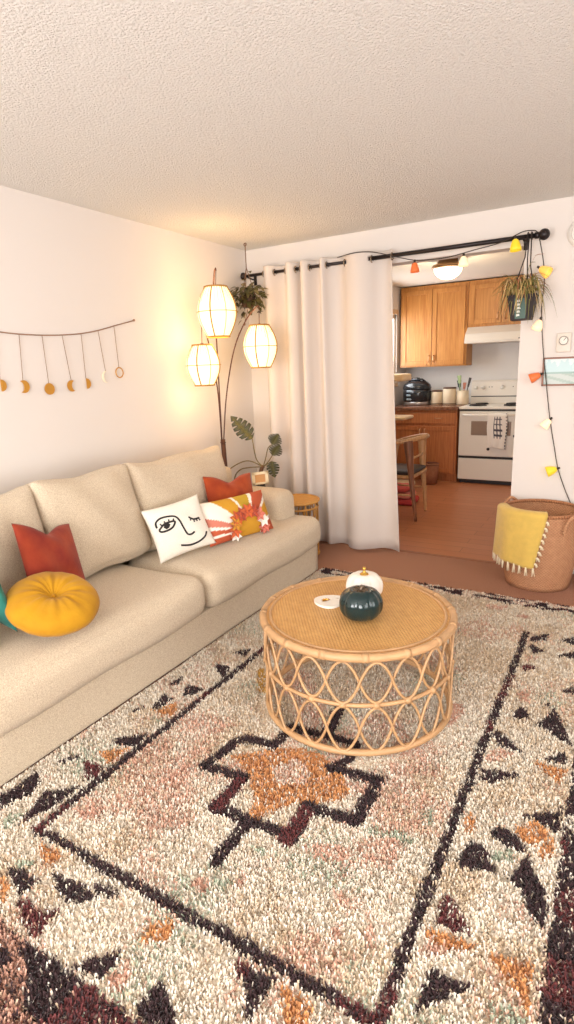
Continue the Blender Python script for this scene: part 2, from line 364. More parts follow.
def rug_ids(x, y, jit=.004):
    n = x.shape[0]
    X = x + rng.normal(0, jit, n); Y = y + rng.normal(0, jit, n)
    X = X + (vnoise(x, y, 22, 1) - .5) * .010; Y = Y + (vnoise(x, y, 22, 2) - .5) * .010
    idx = np.zeros(n, int); K = {k: i for i, k in enumerate(KEYS)}
    a = vnoise(x, y, 5, 3) * .6 + vnoise(x, y, 13, 4) * .4; b = vnoise(x, y, 4.2, 5) * .6 + vnoise(x, y, 11, 6) * .4; u = rng.random(n)
    inner = (X > 1.28) & (X < 2.49) & (Y > .92) & (Y < 3.3)
    pt = np.clip((a - .42) * 2.2, 0.12, .7); idx[u < pt] = K['t']
    u2 = rng.random(n); pp = np.clip((b - .52) * 2.4, 0.015, .5) * np.where(inner, 1, .5); idx[u2 < pp] = K['p']
    u3 = rng.random(n); idx[u3 < np.clip((vnoise(x, y, 4, 9) - .76) * 2, 0, .3)] = K['s']
    far = (Y > 2.3) & (rng.random(n) < .28); idx[far] = K['t']
    for c, poly in POLYS:
        p = np.array(poly) / 1000.0; ctr = p.mean(0); p = ctr + (p - ctr) * (1.14 if c in 'kmo' else 1.0)
        msk = inpoly(X, Y, p)
        keep = rng.random(n) < {'k': .93, 'm': .9, 'o': .85, 'p': .7, 's': .6, 't': .6, 'w': .75, 'y': .7, 'b': .8}[c]
        idx[msk & keep] = K[c]
        if c == 'w': idx[msk & (rng.random(n) < .35)] = K['p']
    def line(a, b, wd, c, keep=.94):
        m = (segd(X, Y, a, b) < wd) & (rng.random(n) < keep); idx[m] = K[c]
    for c, pts in STROKES:
        for q0, q1 in zip(pts, pts[1:]): line((q0[0] / 1000, q0[1] / 1000), (q1[0] / 1000, q1[1] / 1000), .024 if c == 'k' else .026, c)
    mar = vnoise(x, y, 6, 12) > .68
    for a_, b_, kp in (((1.285, .92), (1.285, 3.15), .93), ((2.49, .92), (2.49, 3.12), .9), ((1.285, .92), (2.49, .92), .93), ((1.285, 3.2), (1.9, 3.3), .45)):
        line(a_, b_, .0165, 'k', kp)
    fr = (np.abs(X - 1.285) < .017) | (np.abs(X - 2.49) < .017) | (np.abs(Y - .92) < .017)
    idx[fr & (idx == K['k']) & mar & (rng.random(n) < .7)] = K['m']
    # borders
    nb = vnoise(x, y, 9, 20); ur = rng.random(n)
    rb = (X > 2.805); idx[rb & (ur < .9)] = K['k']; idx[rb & (nb > .64) & (ur < .75)] = K['m']; idx[rb & (nb < .22) & (ur < .6)] = K['w']
    ro = X > 2.93; idx[ro] = np.where(ur[ro] < .45, K['b'], np.where(ur[ro] < .75, K['m'], K['k']))
    nb2 = (Y < .655) & (X < 2.82); idx[nb2 & (ur < .93)] = K['k']; idx[nb2 & (nb > .6) & (ur < .7)] = K['m']; idx[nb2 & (nb < .33) & (ur < .7)] = K['b']
    no = (Y < .545) & (X < 2.9); idx[no] = np.where(ur[no] < .6, K['b'], np.where(ur[no] < .78, K['m'], np.where(ur[no] < .86, K['t'], K['k'])))
    fb = Y > 3.49; st = vnoise(x * .35, y, 45, 30); idx[fb] = np.where(st[fb] > .5, np.where(ur[fb] < .85, K['k'], K['m']), np.where(ur[fb] < .7, K['w'], K['p']))
    return idx
def build_rug():
    sp = .0086
    gx = np.arange(RX0, RX1, sp); gy = np.arange(RY0, RY1, sp)
    X, Y = np.meshgrid(gx, gy); X = X.ravel() + rng.uniform(-.005, .005, X.size); Y = Y.ravel() + rng.uniform(-.005, .005, Y.size)
    pal = np.array([PALETTE[k] for k in KEYS])
    nt = X.size; nb = 3
    bx = np.repeat(X, nb) + rng.uniform(-.004, .004, nt * nb); by = np.repeat(Y, nb) + rng.uniform(-.004, .004, nt * nb)
    n = bx.size
    COLF = np.clip(1 + np.repeat(rng.normal(0, .05, nt), nb) + rng.normal(0, .035, n), .7, 1.2)[:, None]
    la = rng.uniform(0, 2 * PI, n); ang = la + PI / 2 + rng.normal(0, .25, n); lean = rng.uniform(.006, .015, n)
    flat = vnoise(bx, by, 7, 40) * .006
    h = rng.uniform(.010, .017, n) + flat; w0 = rng.uniform(.0022, .0032, n); w1 = w0 * .75
    # flattened pile beneath the coffee table ring
    ring = np.abs(np.hypot(bx - 1.926, by - 2.103) - .408) < .05; h[ring] = .009; lean[ring] = .004
    h[bx < 1.0] *= .6
    dx, dy = np.cos(ang), np.sin(ang); lx, ly = np.cos(la) * lean, np.sin(la) * lean
    col = pal[rug_ids(bx + lx * .75, by + ly * .75)] * COLF
    z0 = np.full(n, .006)
    V = np.stack([np.stack([bx - dx * w0, by - dy * w0, z0], 1), np.stack([bx + dx * w0, by + dy * w0, z0], 1),
                  np.stack([bx + dx * w1 + lx, by + dy * w1 + ly, z0 + h], 1), np.stack([bx - dx * w1 + lx, by - dy * w1 + ly, z0 + h], 1)], 1).reshape(-1, 3)
    V[:, 0] = np.clip(V[:, 0], RX0 - .004, 9)
    me = bpy.data.meshes.new('pile'); nf = n
    me.vertices.add(nf * 4); me.vertices.foreach_set('co', V.ravel().astype(np.float32))
    me.loops.add(nf * 4); me.loops.foreach_set('vertex_index', np.arange(nf * 4, dtype=np.int32))
    me.polygons.add(nf); me.polygons.foreach_set('loop_start', np.arange(0, nf * 4, 4, dtype=np.int32)); me.polygons.foreach_set('loop_total', np.full(nf, 4, np.int32))
    me.update(calc_edges=True)
    ca = me.color_attributes.new('Col', 'FLOAT_COLOR', 'POINT')
    cc = np.ones((nf * 4, 4), np.float32); cc[:, :3] = np.repeat(col, 4, axis=0); ca.data.foreach_set('color', cc.ravel())
    pm = mat('shag_wool', (.8, .7, .6), .9, attr='Col', spec=.15, sheen=.2)
    me.materials.append(pm)
    rug = thing('area_rug', 'large cream shag rug with dark tribal border and orange medallion under coffee table', 'rug', (2.0, 2.0, 0))
    bm = BM(); lay = bm.verts.layers.float_color.new('Col'); bxs = np.linspace(RX0, RX1, 200); bys = np.linspace(RY0, RY1, 320); BXX, BYY = np.meshgrid(bxs, bys)
    bi = rug_ids(BXX.ravel(), BYY.ravel(), .002).reshape(BXX.shape); GV = []
    for r in range(320):
        row = []
        for q in range(200):
            v_ = bm.verts.new((bxs[q], bys[r], .009)); v_[lay] = (*PALETTE[KEYS[bi[r, q]]], 1); row.append(v_)
        GV.append(row)
    for r in range(319):
        for q in range(199): bm.faces.new((GV[r][q], GV[r][q + 1], GV[r + 1][q + 1], GV[r + 1][q]))
    ob = obj('backing', bm, mat('rug_backing', (1, 1, 1), .95, attr='Col'), rug); md = ob.modifiers.new('thickness', 'SOLIDIFY'); md.thickness = .008; md.offset = -1
    o = bpy.data.objects.new('pile', me); COL.objects.link(o); o.parent = rug; o.location = (-2.0, -2.0, 0); o['kind'] = 'stuff'
build_rug()

# ------------------------------------------------------------------ sofa
def fabric(name, c, c2, sc=350, bump=.35):
    return mat(name, c, .92, color2=c2, nscale=sc, bump=bump, bscale=sc * 1.6, spec=.15, sheen=.25)
SOFA = fabric('cream_linen', srgb(234, 219, 194), srgb(196, 174, 146), 220, .6)
sofa = thing('sofa', 'long cream linen sofa with loose back cushions along the left wall', 'sofa', (.55, 2.25, 0))
SY0, SY1 = .90, 3.548
bm = BM(); rbox(bm, (.545, (SY0 + SY1) / 2, .118), (.88, SY1 - SY0, .205), .012, 10); obj('base', bm, SOFA, sofa)
bm = BM(); rbox(bm, (.16, (SY0 + SY1) / 2, .40), (.24, SY1 - SY0 - .04, .74), .05, 12); obj('back_frame', bm, SOFA, sofa)
for y0, y1 in ((SY0 + .005, SY0 + .265), (3.275, 3.535)):
    bm = BM(); rbox(bm, (.43, (y0 + y1) / 2, .38), (.80, y1 - y0, .505), .075, 14, bulge=(.012, .008, .01)); obj('armrest', bm, SOFA, sofa)
def tcut(cy, cx, far):
    def fn(q, p):
        y = q.y + cy
        if (far and y > 3.268) or (not far and y < SY0 + .272):
            if q.x + cx < .845: q.x = .845 - cx + (q.x + cx - .845) * .02
        q.z += .006 * math.sin(q.y * 9 + q.x * 7)
        return q
    return fn
for y0, y1, far in ((.905, 2.212, False), (2.22, 3.55, True)):
    cy, cx = (y0 + y1) / 2, .70
    bm = BM(); rbox(bm, (cx, cy, .325), (.68, y1 - y0, .23), .085, 26, fn=tcut(cy, cx, far), bulge=(.012, .0, .022)); obj('seat_cushion', bm, SOFA, sofa)
TILT = Matrix.Rotation(-math.radians(17), 3, 'Y')
for y0, y1, th, dz in ((1.15, 1.735, .15, 0.01), (1.71, 2.345, .205, .02), (2.325, 3.235, .2, .012)):
    def fn(q, p, y0=y0):
        q.z += -.018 * (1 - p[1] ** 2) * (p[2] > 0) * .6 + .008 * math.sin(p[1] * 5 + y0 * 3) * p[2]
        q.x += .010 * math.sin(p[1] * 7 + p[2] * 4 + y0 * 5) * (p[0] > 0) * (1 - p[1] ** 4) * (1 - p[2] ** 4)
        q.y *= 1 - .045 * (1 - p[2] ** 2); q.z += .022 * abs(p[1]) ** 5 * (p[2] > .3)
        return q
    bm = BM(); rbox(bm, (.385, (y0 + y1) / 2, .69 + dz), (th, y1 - y0, .52), .055, 22, rot=TILT, fn=fn, bulge=(.05, .0, .01)); obj('back_cushion', bm, SOFA, sofa)

# ------------------------------------------------------------------ pillows
def frame3(wd, hd):
    w_ = Vector(wd).normalized(); h_ = Vector(hd); h_ = (h_ - w_ * h_.dot(w_)).normalized(); n_ = w_.cross(h_)
    return w_, h_, n_
def pillow_pt(u, v, s, w, h, t, ear=.07, chop=0.0):
    x = u * w / 2 * (1 - ear * (1 - v * v) * abs(u)); y = v * h / 2 * (1 - ear * (1 - u * u) * abs(v))
    if chop: y -= chop * max(0, v) ** 1.5 * math.exp(-(u / .38) ** 2)
    z = s * t / 2 * max(0, (1 - abs(u) ** 2.6)) ** .6 * max(0, (1 - abs(v) ** 2.6)) ** .6
    z *= 1 + .08 * math.sin(u * 6 + v * 4) * (1 - u * u)
    return x, y, z
def pillow_bm(c, fr, w, h, t, ear=.07, chop=0.0, nu=26, nv=26, colfn=None):
    bm = BM(); w_, h_, n_ = fr; c = Vector(c); G = {}
    lay = bm.verts.layers.float_color.new('Col') if colfn else None
    for s in (1, -1):
        for i in range(nu + 1):
            for j in range(nv + 1):
                edge = i in (0, nu) or j in (0, nv)
                if s < 0 and edge: G[(s, i, j)] = G[(1, i, j)]; continue
                u = math.sin((i / nu * 2 - 1) * PI / 2) * .35 + (i / nu * 2 - 1) * .65; v = math.sin((j / nv * 2 - 1) * PI / 2) * .35 + (j / nv * 2 - 1) * .65
                x, y, z = pillow_pt(u, v, s, w, h, t, ear, chop)
                vt = bm.verts.new(c + w_ * x + h_ * y + n_ * z); G[(s, i, j)] = vt
                if lay: vt[lay] = (*colfn(u, v, s), 1)
        for i in range(nu):
            for j in range(nv):
                try: bm.faces.new((G[(s, i, j)], G[(s, i + 1, j)], G[(s, i + 1, j + 1)], G[(s, i, j + 1)]))
                except ValueError: pass
    return bm
def velvet(name, c, c2): return mat(name, c, .75, color2=c2, nscale=9, bump=.15, bscale=60, spec=.2, sheen=.12)
# white pillow with a drawn face
fw_ = frame3((.12, .38, .035), (-.13, .03, .30)); FC = (.69, 2.40, .612); FW, FH, FT = .38, .315, .10
face = thing('throw_pillow', 'white square pillow with a black line-drawn winking face', 'pillow', FC)
obj('cover', pillow_bm(FC, fw_, FW, FH, FT), fabric('white_cotton', srgb(244, 238, 226), srgb(236, 228, 214), 200, .1), face)
INK = mat('black_stitching', srgb(40, 36, 36), .8)
def onp(u, v, off=.001):
    x, y, z = pillow_pt(u, v, 1, FW, FH, FT); return Vector(FC) + fw_[0] * x + fw_[1] * y + fw_[2] * (z + off)
ART = [[(-.96, .28), (-.92, .52), (-.7, .66), (-.4, .64), (-.17, .53), (-.07, .29), (-.01, -.1), (.05, -.4), (.18, -.49), (.34, -.43)],
       [(-.92, .15), (-.68, .34), (-.42, .37), (-.24, .31), (-.37, .11), (-.61, .03), (-.85, .05), (-.92, .15)],
       [(.32, .31), (.5, .14), (.77, .13)], [(-.32, -.83), (.04, -.97), (.42, -.95), (.73, -.8), (.88, -.6)]]
LASH = [[(-.75, .3), (-.8, .42)], [(-.6, .35), (-.62, .48)], [(-.45, .37), (-.43, .5)], [(-.3, .35), (-.25, .46)], [(.38, .24), (.34, .12)], [(.5, .15), (.48, .0)], [(.62, .14), (.63, 0)], [(.74, .13), (.78, .0)]]
bm = BM(); SU, SV = .86, .80
for l, r in [(a, .0055) for a in ART] + [(a, .0042) for a in LASH]:
    p = smoothpts([(a * SU, b * SV, 0) for a, b in l], 8) if len(l) > 2 else [Vector((l[0][0] * SU, l[0][1] * SV, 0)), Vector((l[1][0] * SU, l[1][1] * SV, 0))]
    tube(bm, [onp(q.x, q.y) for q in p], r, 6)
for k in range(5): # the iris, filled with close stitching
    yy = .12 + k * .045; p = [(-.72 + abs(k - 2) * .03, yy), (-.45 - abs(k - 2) * .03, yy + .05)]
    tube(bm, [onp((p[0][0] + (p[1][0] - p[0][0]) * t / 5) * SU, (p[0][1] + (p[1][1] - p[0][1]) * t / 5) * SV, .0005) for t in range(6)], .0042, 6)
obj('stitched_face', bm, INK, face)['label'] = 'black stitched line drawing of a face'
# rust velvet pillow in the sofa corner
f = frame3((.10, .43, -.04), (-.09, .03, .34)); c = (.63, 3.0, .645)
solo('throw_pillow', pillow_bm(c, f, .42, .34, .12, .06, .045), velvet('rust_velvet', srgb(178, 78, 34), srgb(142, 50, 26)), 'rust orange velvet pillow in the sofa corner behind the floral pillow', 'pillow', loc=c)
# red velvet pillow
f = frame3((-.07, .30, -.085), (-.13, -.02, .33)); c = (.630, 1.588, .676)
solo('throw_pillow', pillow_bm(c, f, .38, .335, .10, .06, .045), velvet('brick_red_velvet', srgb(164, 66, 38), srgb(126, 36, 30)), 'brick red velvet pillow standing behind the round mustard cushion', 'pillow', loc=c)
# teal pillow
f = frame3((.38, -.06, .0), (-.02, -.07, .33)); c = (.672, 1.222, .678)
solo('throw_pillow', pillow_bm(c, f, .34, .36, .085), velvet('teal_velvet', srgb(46, 122, 108), srgb(30, 92, 86)), 'teal green velvet pillow cut off by the picture edge beside the mustard cushion', 'pillow', loc=c)
# round mustard cushion
def round_cushion():
    c = Vector((.892, 1.376, .582)); nrm = Vector((.36, -.06, .92)).normalized()
    ax = Vector((0, 0, 1)).rotation_difference(nrm).to_matrix()
    R, T = .183, .068
    zt = lambda r: T * max(0, 1 - (r / R) ** 3.2) ** .5 - .036 * math.exp(-(r / .042) ** 2)
    rs_ = [R * math.sin(PI / 2 * i / 16) for i in range(1, 16)]
    full = [(0, -zt(0))] + [(r, -zt(r)) for r in rs_] + [(R, 0)] + [(r, zt(r)) for r in rs_[::-1]] + [(0, zt(0))]
    top = [(0, zt(0))]
    def fn(q, a):
        rr = math.hypot(q.x, q.y); k = 1 + .006 * math.sin(a * 7 + 1) * (rr / R)
        q.z += (.0035 * math.sin(a * 17 + .5) + .003 * math.sin(a * 9 + 2)) * (1 - abs(rr / R - .45) * 1.6); q.x *= k; q.y *= k; return q
    t = thing('round_cushion', 'round mustard yellow tufted cushion leaning on the brick red pillow', 'cushion', c)
    bm = BM(); lathe(bm, full, c, 64, fn, ax); obj('cover', bm, velvet('mustard_velvet', srgb(194, 142, 24), srgb(174, 122, 18)), t)
    bm = BM(); sphere(bm, c + nrm * (top[-1][1] + .002), .010, (1, 1, 1)); obj('button', bm, velvet('mustard_button', srgb(190, 136, 26), srgb(170, 116, 22)), t)
round_cushion()
# printed lumbar pillow with sewn-on felt leaves
PC = (.80, 2.815, .585); pf = frame3((.14, .515, 0), (-.10, .03, .24)); PW, PH, PT = .52, .27, .12
_rust, _must, _wht, _pink, _oliv = srgb(186, 86, 52), srgb(206, 150, 40), srgb(246, 236, 222), srgb(206, 124, 104), srgb(196, 158, 44)
def pcol(u, v, s):
    if s < 0: return _wht
    x, y = (u - .12) * 1.05, (v + .72) * .62
    r = math.hypot(x, y)
    if r < .46: return _must
    if r < .5: return _wht
    a = math.degrees(math.atan2(y, x)) / 180 * 11
    a = a / 11 * 180
    for lo_, hi_, c_ in ((-90, 14, _rust), (18, 40, _must), (45, 66, _rust), (72, 98, _oliv), (103, 128, _must), (152, 163, _pink), (168, 176, _rust), (180, 200, _rust)):
        if lo_ <= a <= hi_: return c_
    if -180 <= a < -160: return _rust
    return _wht
pp = thing('throw_pillow', 'lumbar pillow printed with rust and mustard rays and felt autumn flowers', 'pillow', PC)
obj('cover', pillow_bm(PC, pf, PW, PH, PT, .04, nu=90, nv=50, colfn=pcol), mat('printed_cotton', (1, 1, 1), .85, attr='Col', bump=.1, bscale=300), pp)
def onq(u, v, off=.004):
    x, y, z = pillow_pt(u, v, 1, PW, PH, PT, .04); return Vector(PC) + pf[0] * x + pf[1] * y + pf[2] * (z + off)
FELT = {k: mat('felt_' + k, c, .95, sheen=.3) for k, c in (('orange', srgb(206, 96, 44)), ('rust', srgb(176, 70, 44)), ('rose', srgb(214, 120, 100)), ('white', srgb(246, 238, 226)), ('gold', srgb(206, 140, 40)))}
for k, (a, kind, sz) in enumerate([(-6, 'rose', .05), (18, 'white', .052), (42, 'rose', .05), (66, 'rust', .045), (88, 'orange', .055), (110, 'rust', .05), (132, 'orange', .055), (154, 'gold', .045), (175, 'orange', .05), (196, 'white', .045), (-16, 'rust', .04)]):
    r = .50; u = .12 + r * math.cos(math.radians(a)) / 1.05 * 1.0; v = -.72 + r * math.sin(math.radians(a)) / .62
    v = max(-.85, min(.85, v)); bm = BM(); c0 = onq(u, v, .006)
    for q in range(6):
        an = q * PI / 3 + k; d = pf[0] * math.cos(an) + pf[1] * math.sin(an); e = d.cross(pf[2])
        L_ = sz * random.uniform(.95, 1.2); wd = sz * .3
        pts = [c0, c0 + d * L_ * .5 + e * wd + pf[2] * .012, c0 + d * L_ + pf[2] * .008, c0 + d * L_ * .5 - e * wd + pf[2] * .012, c0 + d * L_ * .5 + pf[2] * .005]
        V_ = [bm.verts.new(p) for p in pts]
        bm.faces.new((V_[0], V_[1], V_[4])); bm.faces.new((V_[1], V_[2], V_[4])); bm.faces.new((V_[2], V_[3], V_[4])); bm.faces.new((V_[3], V_[0], V_[4]))
    sphere(bm, c0 + pf[2] * .006, .007, u=8, v=6)
    o = obj('felt_flower', bm, FELT[kind], pp, False); o['label'] = kind + ' felt flower sewn on the pillow'

# ------------------------------------------------------------------ coffee table
RATTAN = mat('rattan_cane', srgb(204, 160, 114), .45, noise=.25, nscale=18, bump=.15, bscale=120, stretch=(1, 1, 4))
WOVE = woven('woven_rattan_top', srgb(186, 132, 72), srgb(222, 174, 108), (420, 300), 'XY', .5, .5)
TX, TY, TZ, TR = 1.926, 2.103, .452, .408
ct = thing('coffee_table', 'round rattan drum coffee table with looped cane sides on the rug', 'coffee table', (TX, TY, .03))
bm = BM(); lathe(bm, [(0, -.014), (TR - .015, -.014), (TR - .012, 0), (0, 0)], (TX, TY, TZ), 64); 
o = obj('top', bm, WOVE, ct, False); o['label'] = 'woven rattan table top'
bm = BM(); torus(bm, (TX, TY, TZ - .008), TR - .004, .017, 96, 12); torus(bm, (TX, TY, TZ + .001), TR - .034, .006, 96, 8); obj('rim', bm, RATTAN, ct)
for z, r, nm in ((.247, .0085, 'middle_ring'), (.044, .0135, 'bottom_ring')):
    bm = BM(); torus(bm, (TX, TY, z), TR - .008, r, 96, 10); obj(nm, bm, RATTAN, ct)
NP = 10
for z0, z1 in ((.425, .256), (.238, .05)):
    for ph in (0, 1):
        pts = []
        for k in range(NP * 24):
            a = 2 * PI * k / (NP * 24); s = math.cos(a * NP + ph * PI + .35)
            s = math.copysign(abs(s) ** .85, s)
            rr = TR - .006 + (.0035 if ph else -.0035)
            pts.append((TX + rr * math.cos(a), TY + rr * math.sin(a), (z0 + z1) / 2 + s * (z0 - z1) / 2))
        bm = BM(); tube(bm, pts, .0055, 8, closed=True); obj('looped_cane', bm, RATTAN, ct)
for k in range(NP * 2):
    a = (k * PI - .35) / NP; d = Vector((math.cos(a), math.sin(a), 0)); t_ = Vector((-d.y, d.x, 0)); bm = BM()
    c0 = Vector((TX, TY, .247)) + d * (TR - .007)
    tube(bm, [c0 - t_ * .011, c0 + t_ * .011], .0135, 10); obj('binding', bm, RATTAN, ct)
for k in range(16):
    a = 2 * PI * k / 16 + .1; d = Vector((math.cos(a), math.sin(a), 0)); t_ = Vector((-d.y, d.x, 0)); bm = BM()
    c0 = Vector((TX, TY, TZ - .008)) + d * (TR - .004); tube(bm, [c0 - t_ * .012, c0 + t_ * .012], .0185, 12); obj('binding', bm, RATTAN, ct)

# pumpkins and the disc on it
def pumpkin(c, R, H, m, label, stem, stem_m, stem_label):
    t = thing('ceramic_pumpkin', label, 'pumpkin', c)
    prof = [(0, .03 * H), (R * .35, .0), (R * .7, .06 * H), (R * .93, .25 * H), (R, .48 * H), (R * .95, .7 * H), (R * .75, .9 * H), (R * .45, .99 * H), (R * .2, .95 * H), (0, .9 * H)]
    P = smoothpts([(a, b, 0) for a, b in prof], 4)
    def fn(q, a):
        k = 1 - .06 * (1 - abs(math.sin(a * 4.5))) ** 2 * 1.4; q.x *= k; q.y *= k; return q
    bm = BM(); lathe(bm, [(max(p.x, 0), p.y) for p in P], c, 72, fn); obj('body', bm, m, t)
    bm = BM(); stem(bm, Vector(c)); obj('stem', bm, stem_m, t)['label'] = stem_label
def stem_vine(bm, c):
    z = .119
    tube(bm, smoothpts([c + Vector((0, 0, z - .008)), c + Vector((.002, 0, z + .01)), c + Vector((.008, .004, z + .02))], 4), [.013] + [.011] * 3 + [.009] * 3 + [.007] * 2, 10)
    for k in range(9):
        a = 2 * PI * k / 9; d = Vector((math.cos(a), math.sin(a), 0))
        tube(bm, smoothpts([c + d * .008 + Vector((0, 0, z)), c + d * .03 + Vector((0, 0, z + .004)), c + d * .05 + Vector((0, 0, z - .006))], 4), [.007 - .0006 * i for i in range(9)], 6)
def stem_gold(bm, c):
    z = .110
    lathe(bm, [(0, z - .01), (.022, z - .006), (.024, z), (.016, z + .008), (.008, z + .013), (.006, z + .022), (.01, z + .03), (.007, z + .037), (0, z + .039)], c, 14)
GREENC = mat('dark_green_glaze', srgb(10, 42, 44), .15, coat=.3, noise=.2, nscale=12)
WHITEC = mat('white_glaze', srgb(240, 234, 224), .3, coat=.2)
BRONZE = mat('dark_bronze', srgb(96, 80, 64), .35, metal=.5)
GOLD = mat('polished_gold', srgb(212, 168, 84), .25, metal=.9)
pumpkin((1.972, 2.045, TZ + .004), .092, .126, GREENC, 'glossy dark green ceramic pumpkin on the coffee table', stem_vine, BRONZE, 'dark bronze vine stem')
pumpkin((1.905, 2.24, TZ + .004), .084, .118, WHITEC, 'white ceramic pumpkin with gold stem behind the green one', stem_gold, GOLD, 'gold stem')
tg = thing('ceramic_tag', 'flat white ceramic tag with gold leaf beside the green pumpkin', 'tag', (1.79, 2.13, TZ))
bm = BM(); e_ = Vector((.45, .9, 0)).normalized(); g_ = Vector((-e_.y, e_.x, 0)); N_ = 40; rows = []
c0 = Vector((1.785, 2.135, TZ + .001)); hole = c0 + e_ * .043; 
outer = []; inner = []
for k in range(N_):
    a = 2 * PI * k / N_; outer.append(c0 + e_ * (.070 * math.cos(a)) + g_ * ((.064 - .020 * math.cos(a)) * math.sin(a))); inner.append(hole + e_ * (.011 * math.cos(a)) + g_ * (.015 * math.sin(a)))
def ringpair(z): return [bm.verts.new(p + Vector((0, 0, z))) for p in outer], [bm.verts.new(p + Vector((0, 0, z))) for p in inner]
o0, i0 = ringpair(0); o1, i1 = ringpair(.010)
for k in range(N_):
    q = (k + 1) % N_
    bm.faces.new((o0[k], o0[q], o1[q], o1[k])); bm.faces.new((i0[k], i0[q], i1[q], i1[k])); bm.faces.new((o1[k], o1[q], i1[q], i1[k])); bm.faces.new((o0[k], o0[q], i0[q], i0[k]))
obj('plate', bm, WHITEC, tg, False)
bm = BM(); b0 = c0 - e_ * .018 + Vector((0, 0, .0115))
for k in range(7):
    a = -PI / 2 + (k - 3) * .42; d = g_ * math.cos(a + PI / 2) * 1 + e_ * math.sin(a + PI / 2); e2 = Vector((-d.y, d.x, 0)); l_ = .034 - abs(k - 3) * .003
    V_ = [bm.verts.new(p) for p in (b0, b0 + d * l_ * .5 + e2 * .006 + Vector((0, 0, .002)), b0 + d * l_, b0 + d * l_ * .5 - e2 * .006 + Vector((0, 0, .002)))]; bm.faces.new(V_)
obj('gold_leaf', bm, GOLD, tg, False)
# ------------------------------------------------------------------ floor lamp with three lantern shades
DARK = mat('dark_brown_metal', srgb(84, 54, 46), .45, metal=.4)
BAMB = mat('bamboo_ribs', srgb(176, 128, 52), .55)
SHADE = mat('lit_lantern_paper', srgb(250, 236, 200), .8, emit=(1, .80, .46), estr=1.1)
lamp = thing('floor_lamp', 'dark floor lamp with three lit bamboo lantern shades in the corner', 'lamp', (.118, 3.645, 0))
bm = BM(); lathe(bm, [(0, 0), (.085, 0), (.088, .008), (.085, .02), (.03, .028), (.018, .05), (0, .05)], (.118, 3.645, .001), 32); obj('base', bm, DARK, lamp)
bm = BM(); tube(bm, [(.118, 3.645, .03), (.118, 3.64, .5), (.118, 3.625, .955)], .019, 12); torus(bm, (.118, 3.626, .93), .019, .005, 16, 6); torus(bm, (.118, 3.632, .72), .019, .004, 16, 6); obj('pole', bm, DARK, lamp)
bm = BM(); tube(bm, [(.135, 3.62, .73), (.15, 3.605, .73)], .008, 8); sphere(bm, (.152, 3.603, .73), .011); obj('switch', bm, DARK, lamp)
ARMS = [[(.113, 3.62, .94), (.156, 3.57, 1.303), (.20, 3.52, 1.7), (.25, 3.455, 2.0), (.30, 3.41, 2.13), (.332, 3.385, 2.165), (.34, 3.38, 2.15)],
        [(.110, 3.62, .94), (.149, 3.56, 1.342), (.175, 3.46, 1.668), (.192, 3.385, 1.79), (.205, 3.35, 1.805), (.216, 3.335, 1.79)],
        [(.125, 3.625, .94), (.156, 3.66, 1.298), (.224, 3.70, 1.632), (.319, 3.73, 1.831), (.411, 3.75, 1.931), (.432, 3.75, 1.935), (.437, 3.75, 1.92)]]
for a in ARMS:
    bm = BM(); tube(bm, smoothpts(a, 8), .0052, 8); obj('arm', bm, DARK, lamp)
def lantern(x, y, z0, z1, R):
    H = z1 - z0; tops = .50 * R
    prof = [(z0 + H * t, R * (.50 + .50 * math.sin(PI * (t * .92 + .04)))) for t in [i / 16 for i in range(17)]]
    bm = BM(); lathe(bm, [(r * .97, z) for z, r in prof], (x, y, 0), 36)
    sh = obj('lamp_shade', bm, SHADE, lamp); sh['label'] = 'glowing lantern shade'
    bm = BM()
    bm.free()
    for i in (0, 8, 16):
        bm = BM(); torus(bm, (x, y, prof[i][0]), prof[i][1], .006 if i != 8 else .0025, 40, 6); obj('hoop', bm, BAMB, sh)
    bm = BM()
    for k in range(8):
        a = 2 * PI * k / 8 + .3; tube(bm, [(x + r * math.cos(a), y + r * math.sin(a), z) for z, r in prof], .0045 if k % 2 == 0 else .002, 6)
    for k in range(30):
        a = 2 * PI * k / 30; ln = random.uniform(3, 6)
        tube(bm, [(x + r * 1.0 * math.cos(a), y + r * 1.0 * math.sin(a), z) for z, r in prof[-int(ln) - 1:]], [.0008] * (int(ln)) + [.002], 4)
    obj('rib', bm, BAMB, sh)
    bm = BM(); tube(bm, [(x, y, z1 - .04), (x, y, z1 + .012)], .012, 10)
    for k in range(3):
        a = 2 * PI * k / 3; tube(bm, [(x, y, z1), (x + prof[-1][1] * math.cos(a), y + prof[-1][1] * math.sin(a), z1)], .0025, 5)
    obj('lamp_holder', bm, DARK, sh)
    return sh
LN = [(.328, 3.38, 1.715, 2.045, .140), (.208, 3.335, 1.385, 1.665, .124), (.432, 3.75, 1.495, 1.80, .130)]
for (x, y, z0, z1, R), a in zip(LN, ARMS):
    lantern(x, y, z0, z1, R)
    e = a[-1]; bm = BM(); tube(bm, [e, (x, y, z1)], .0028, 6); obj('cord', bm, DARK, lamp)
for i, (x, y, z0, z1, R) in enumerate(LN):
    point('lantern_light', (x, y, z0 - .03), 3.0, (1, .60, .25), .1); point('lantern_light_up', (x, y, z1 + .03), 3.0, (1, .60, .25), .1)

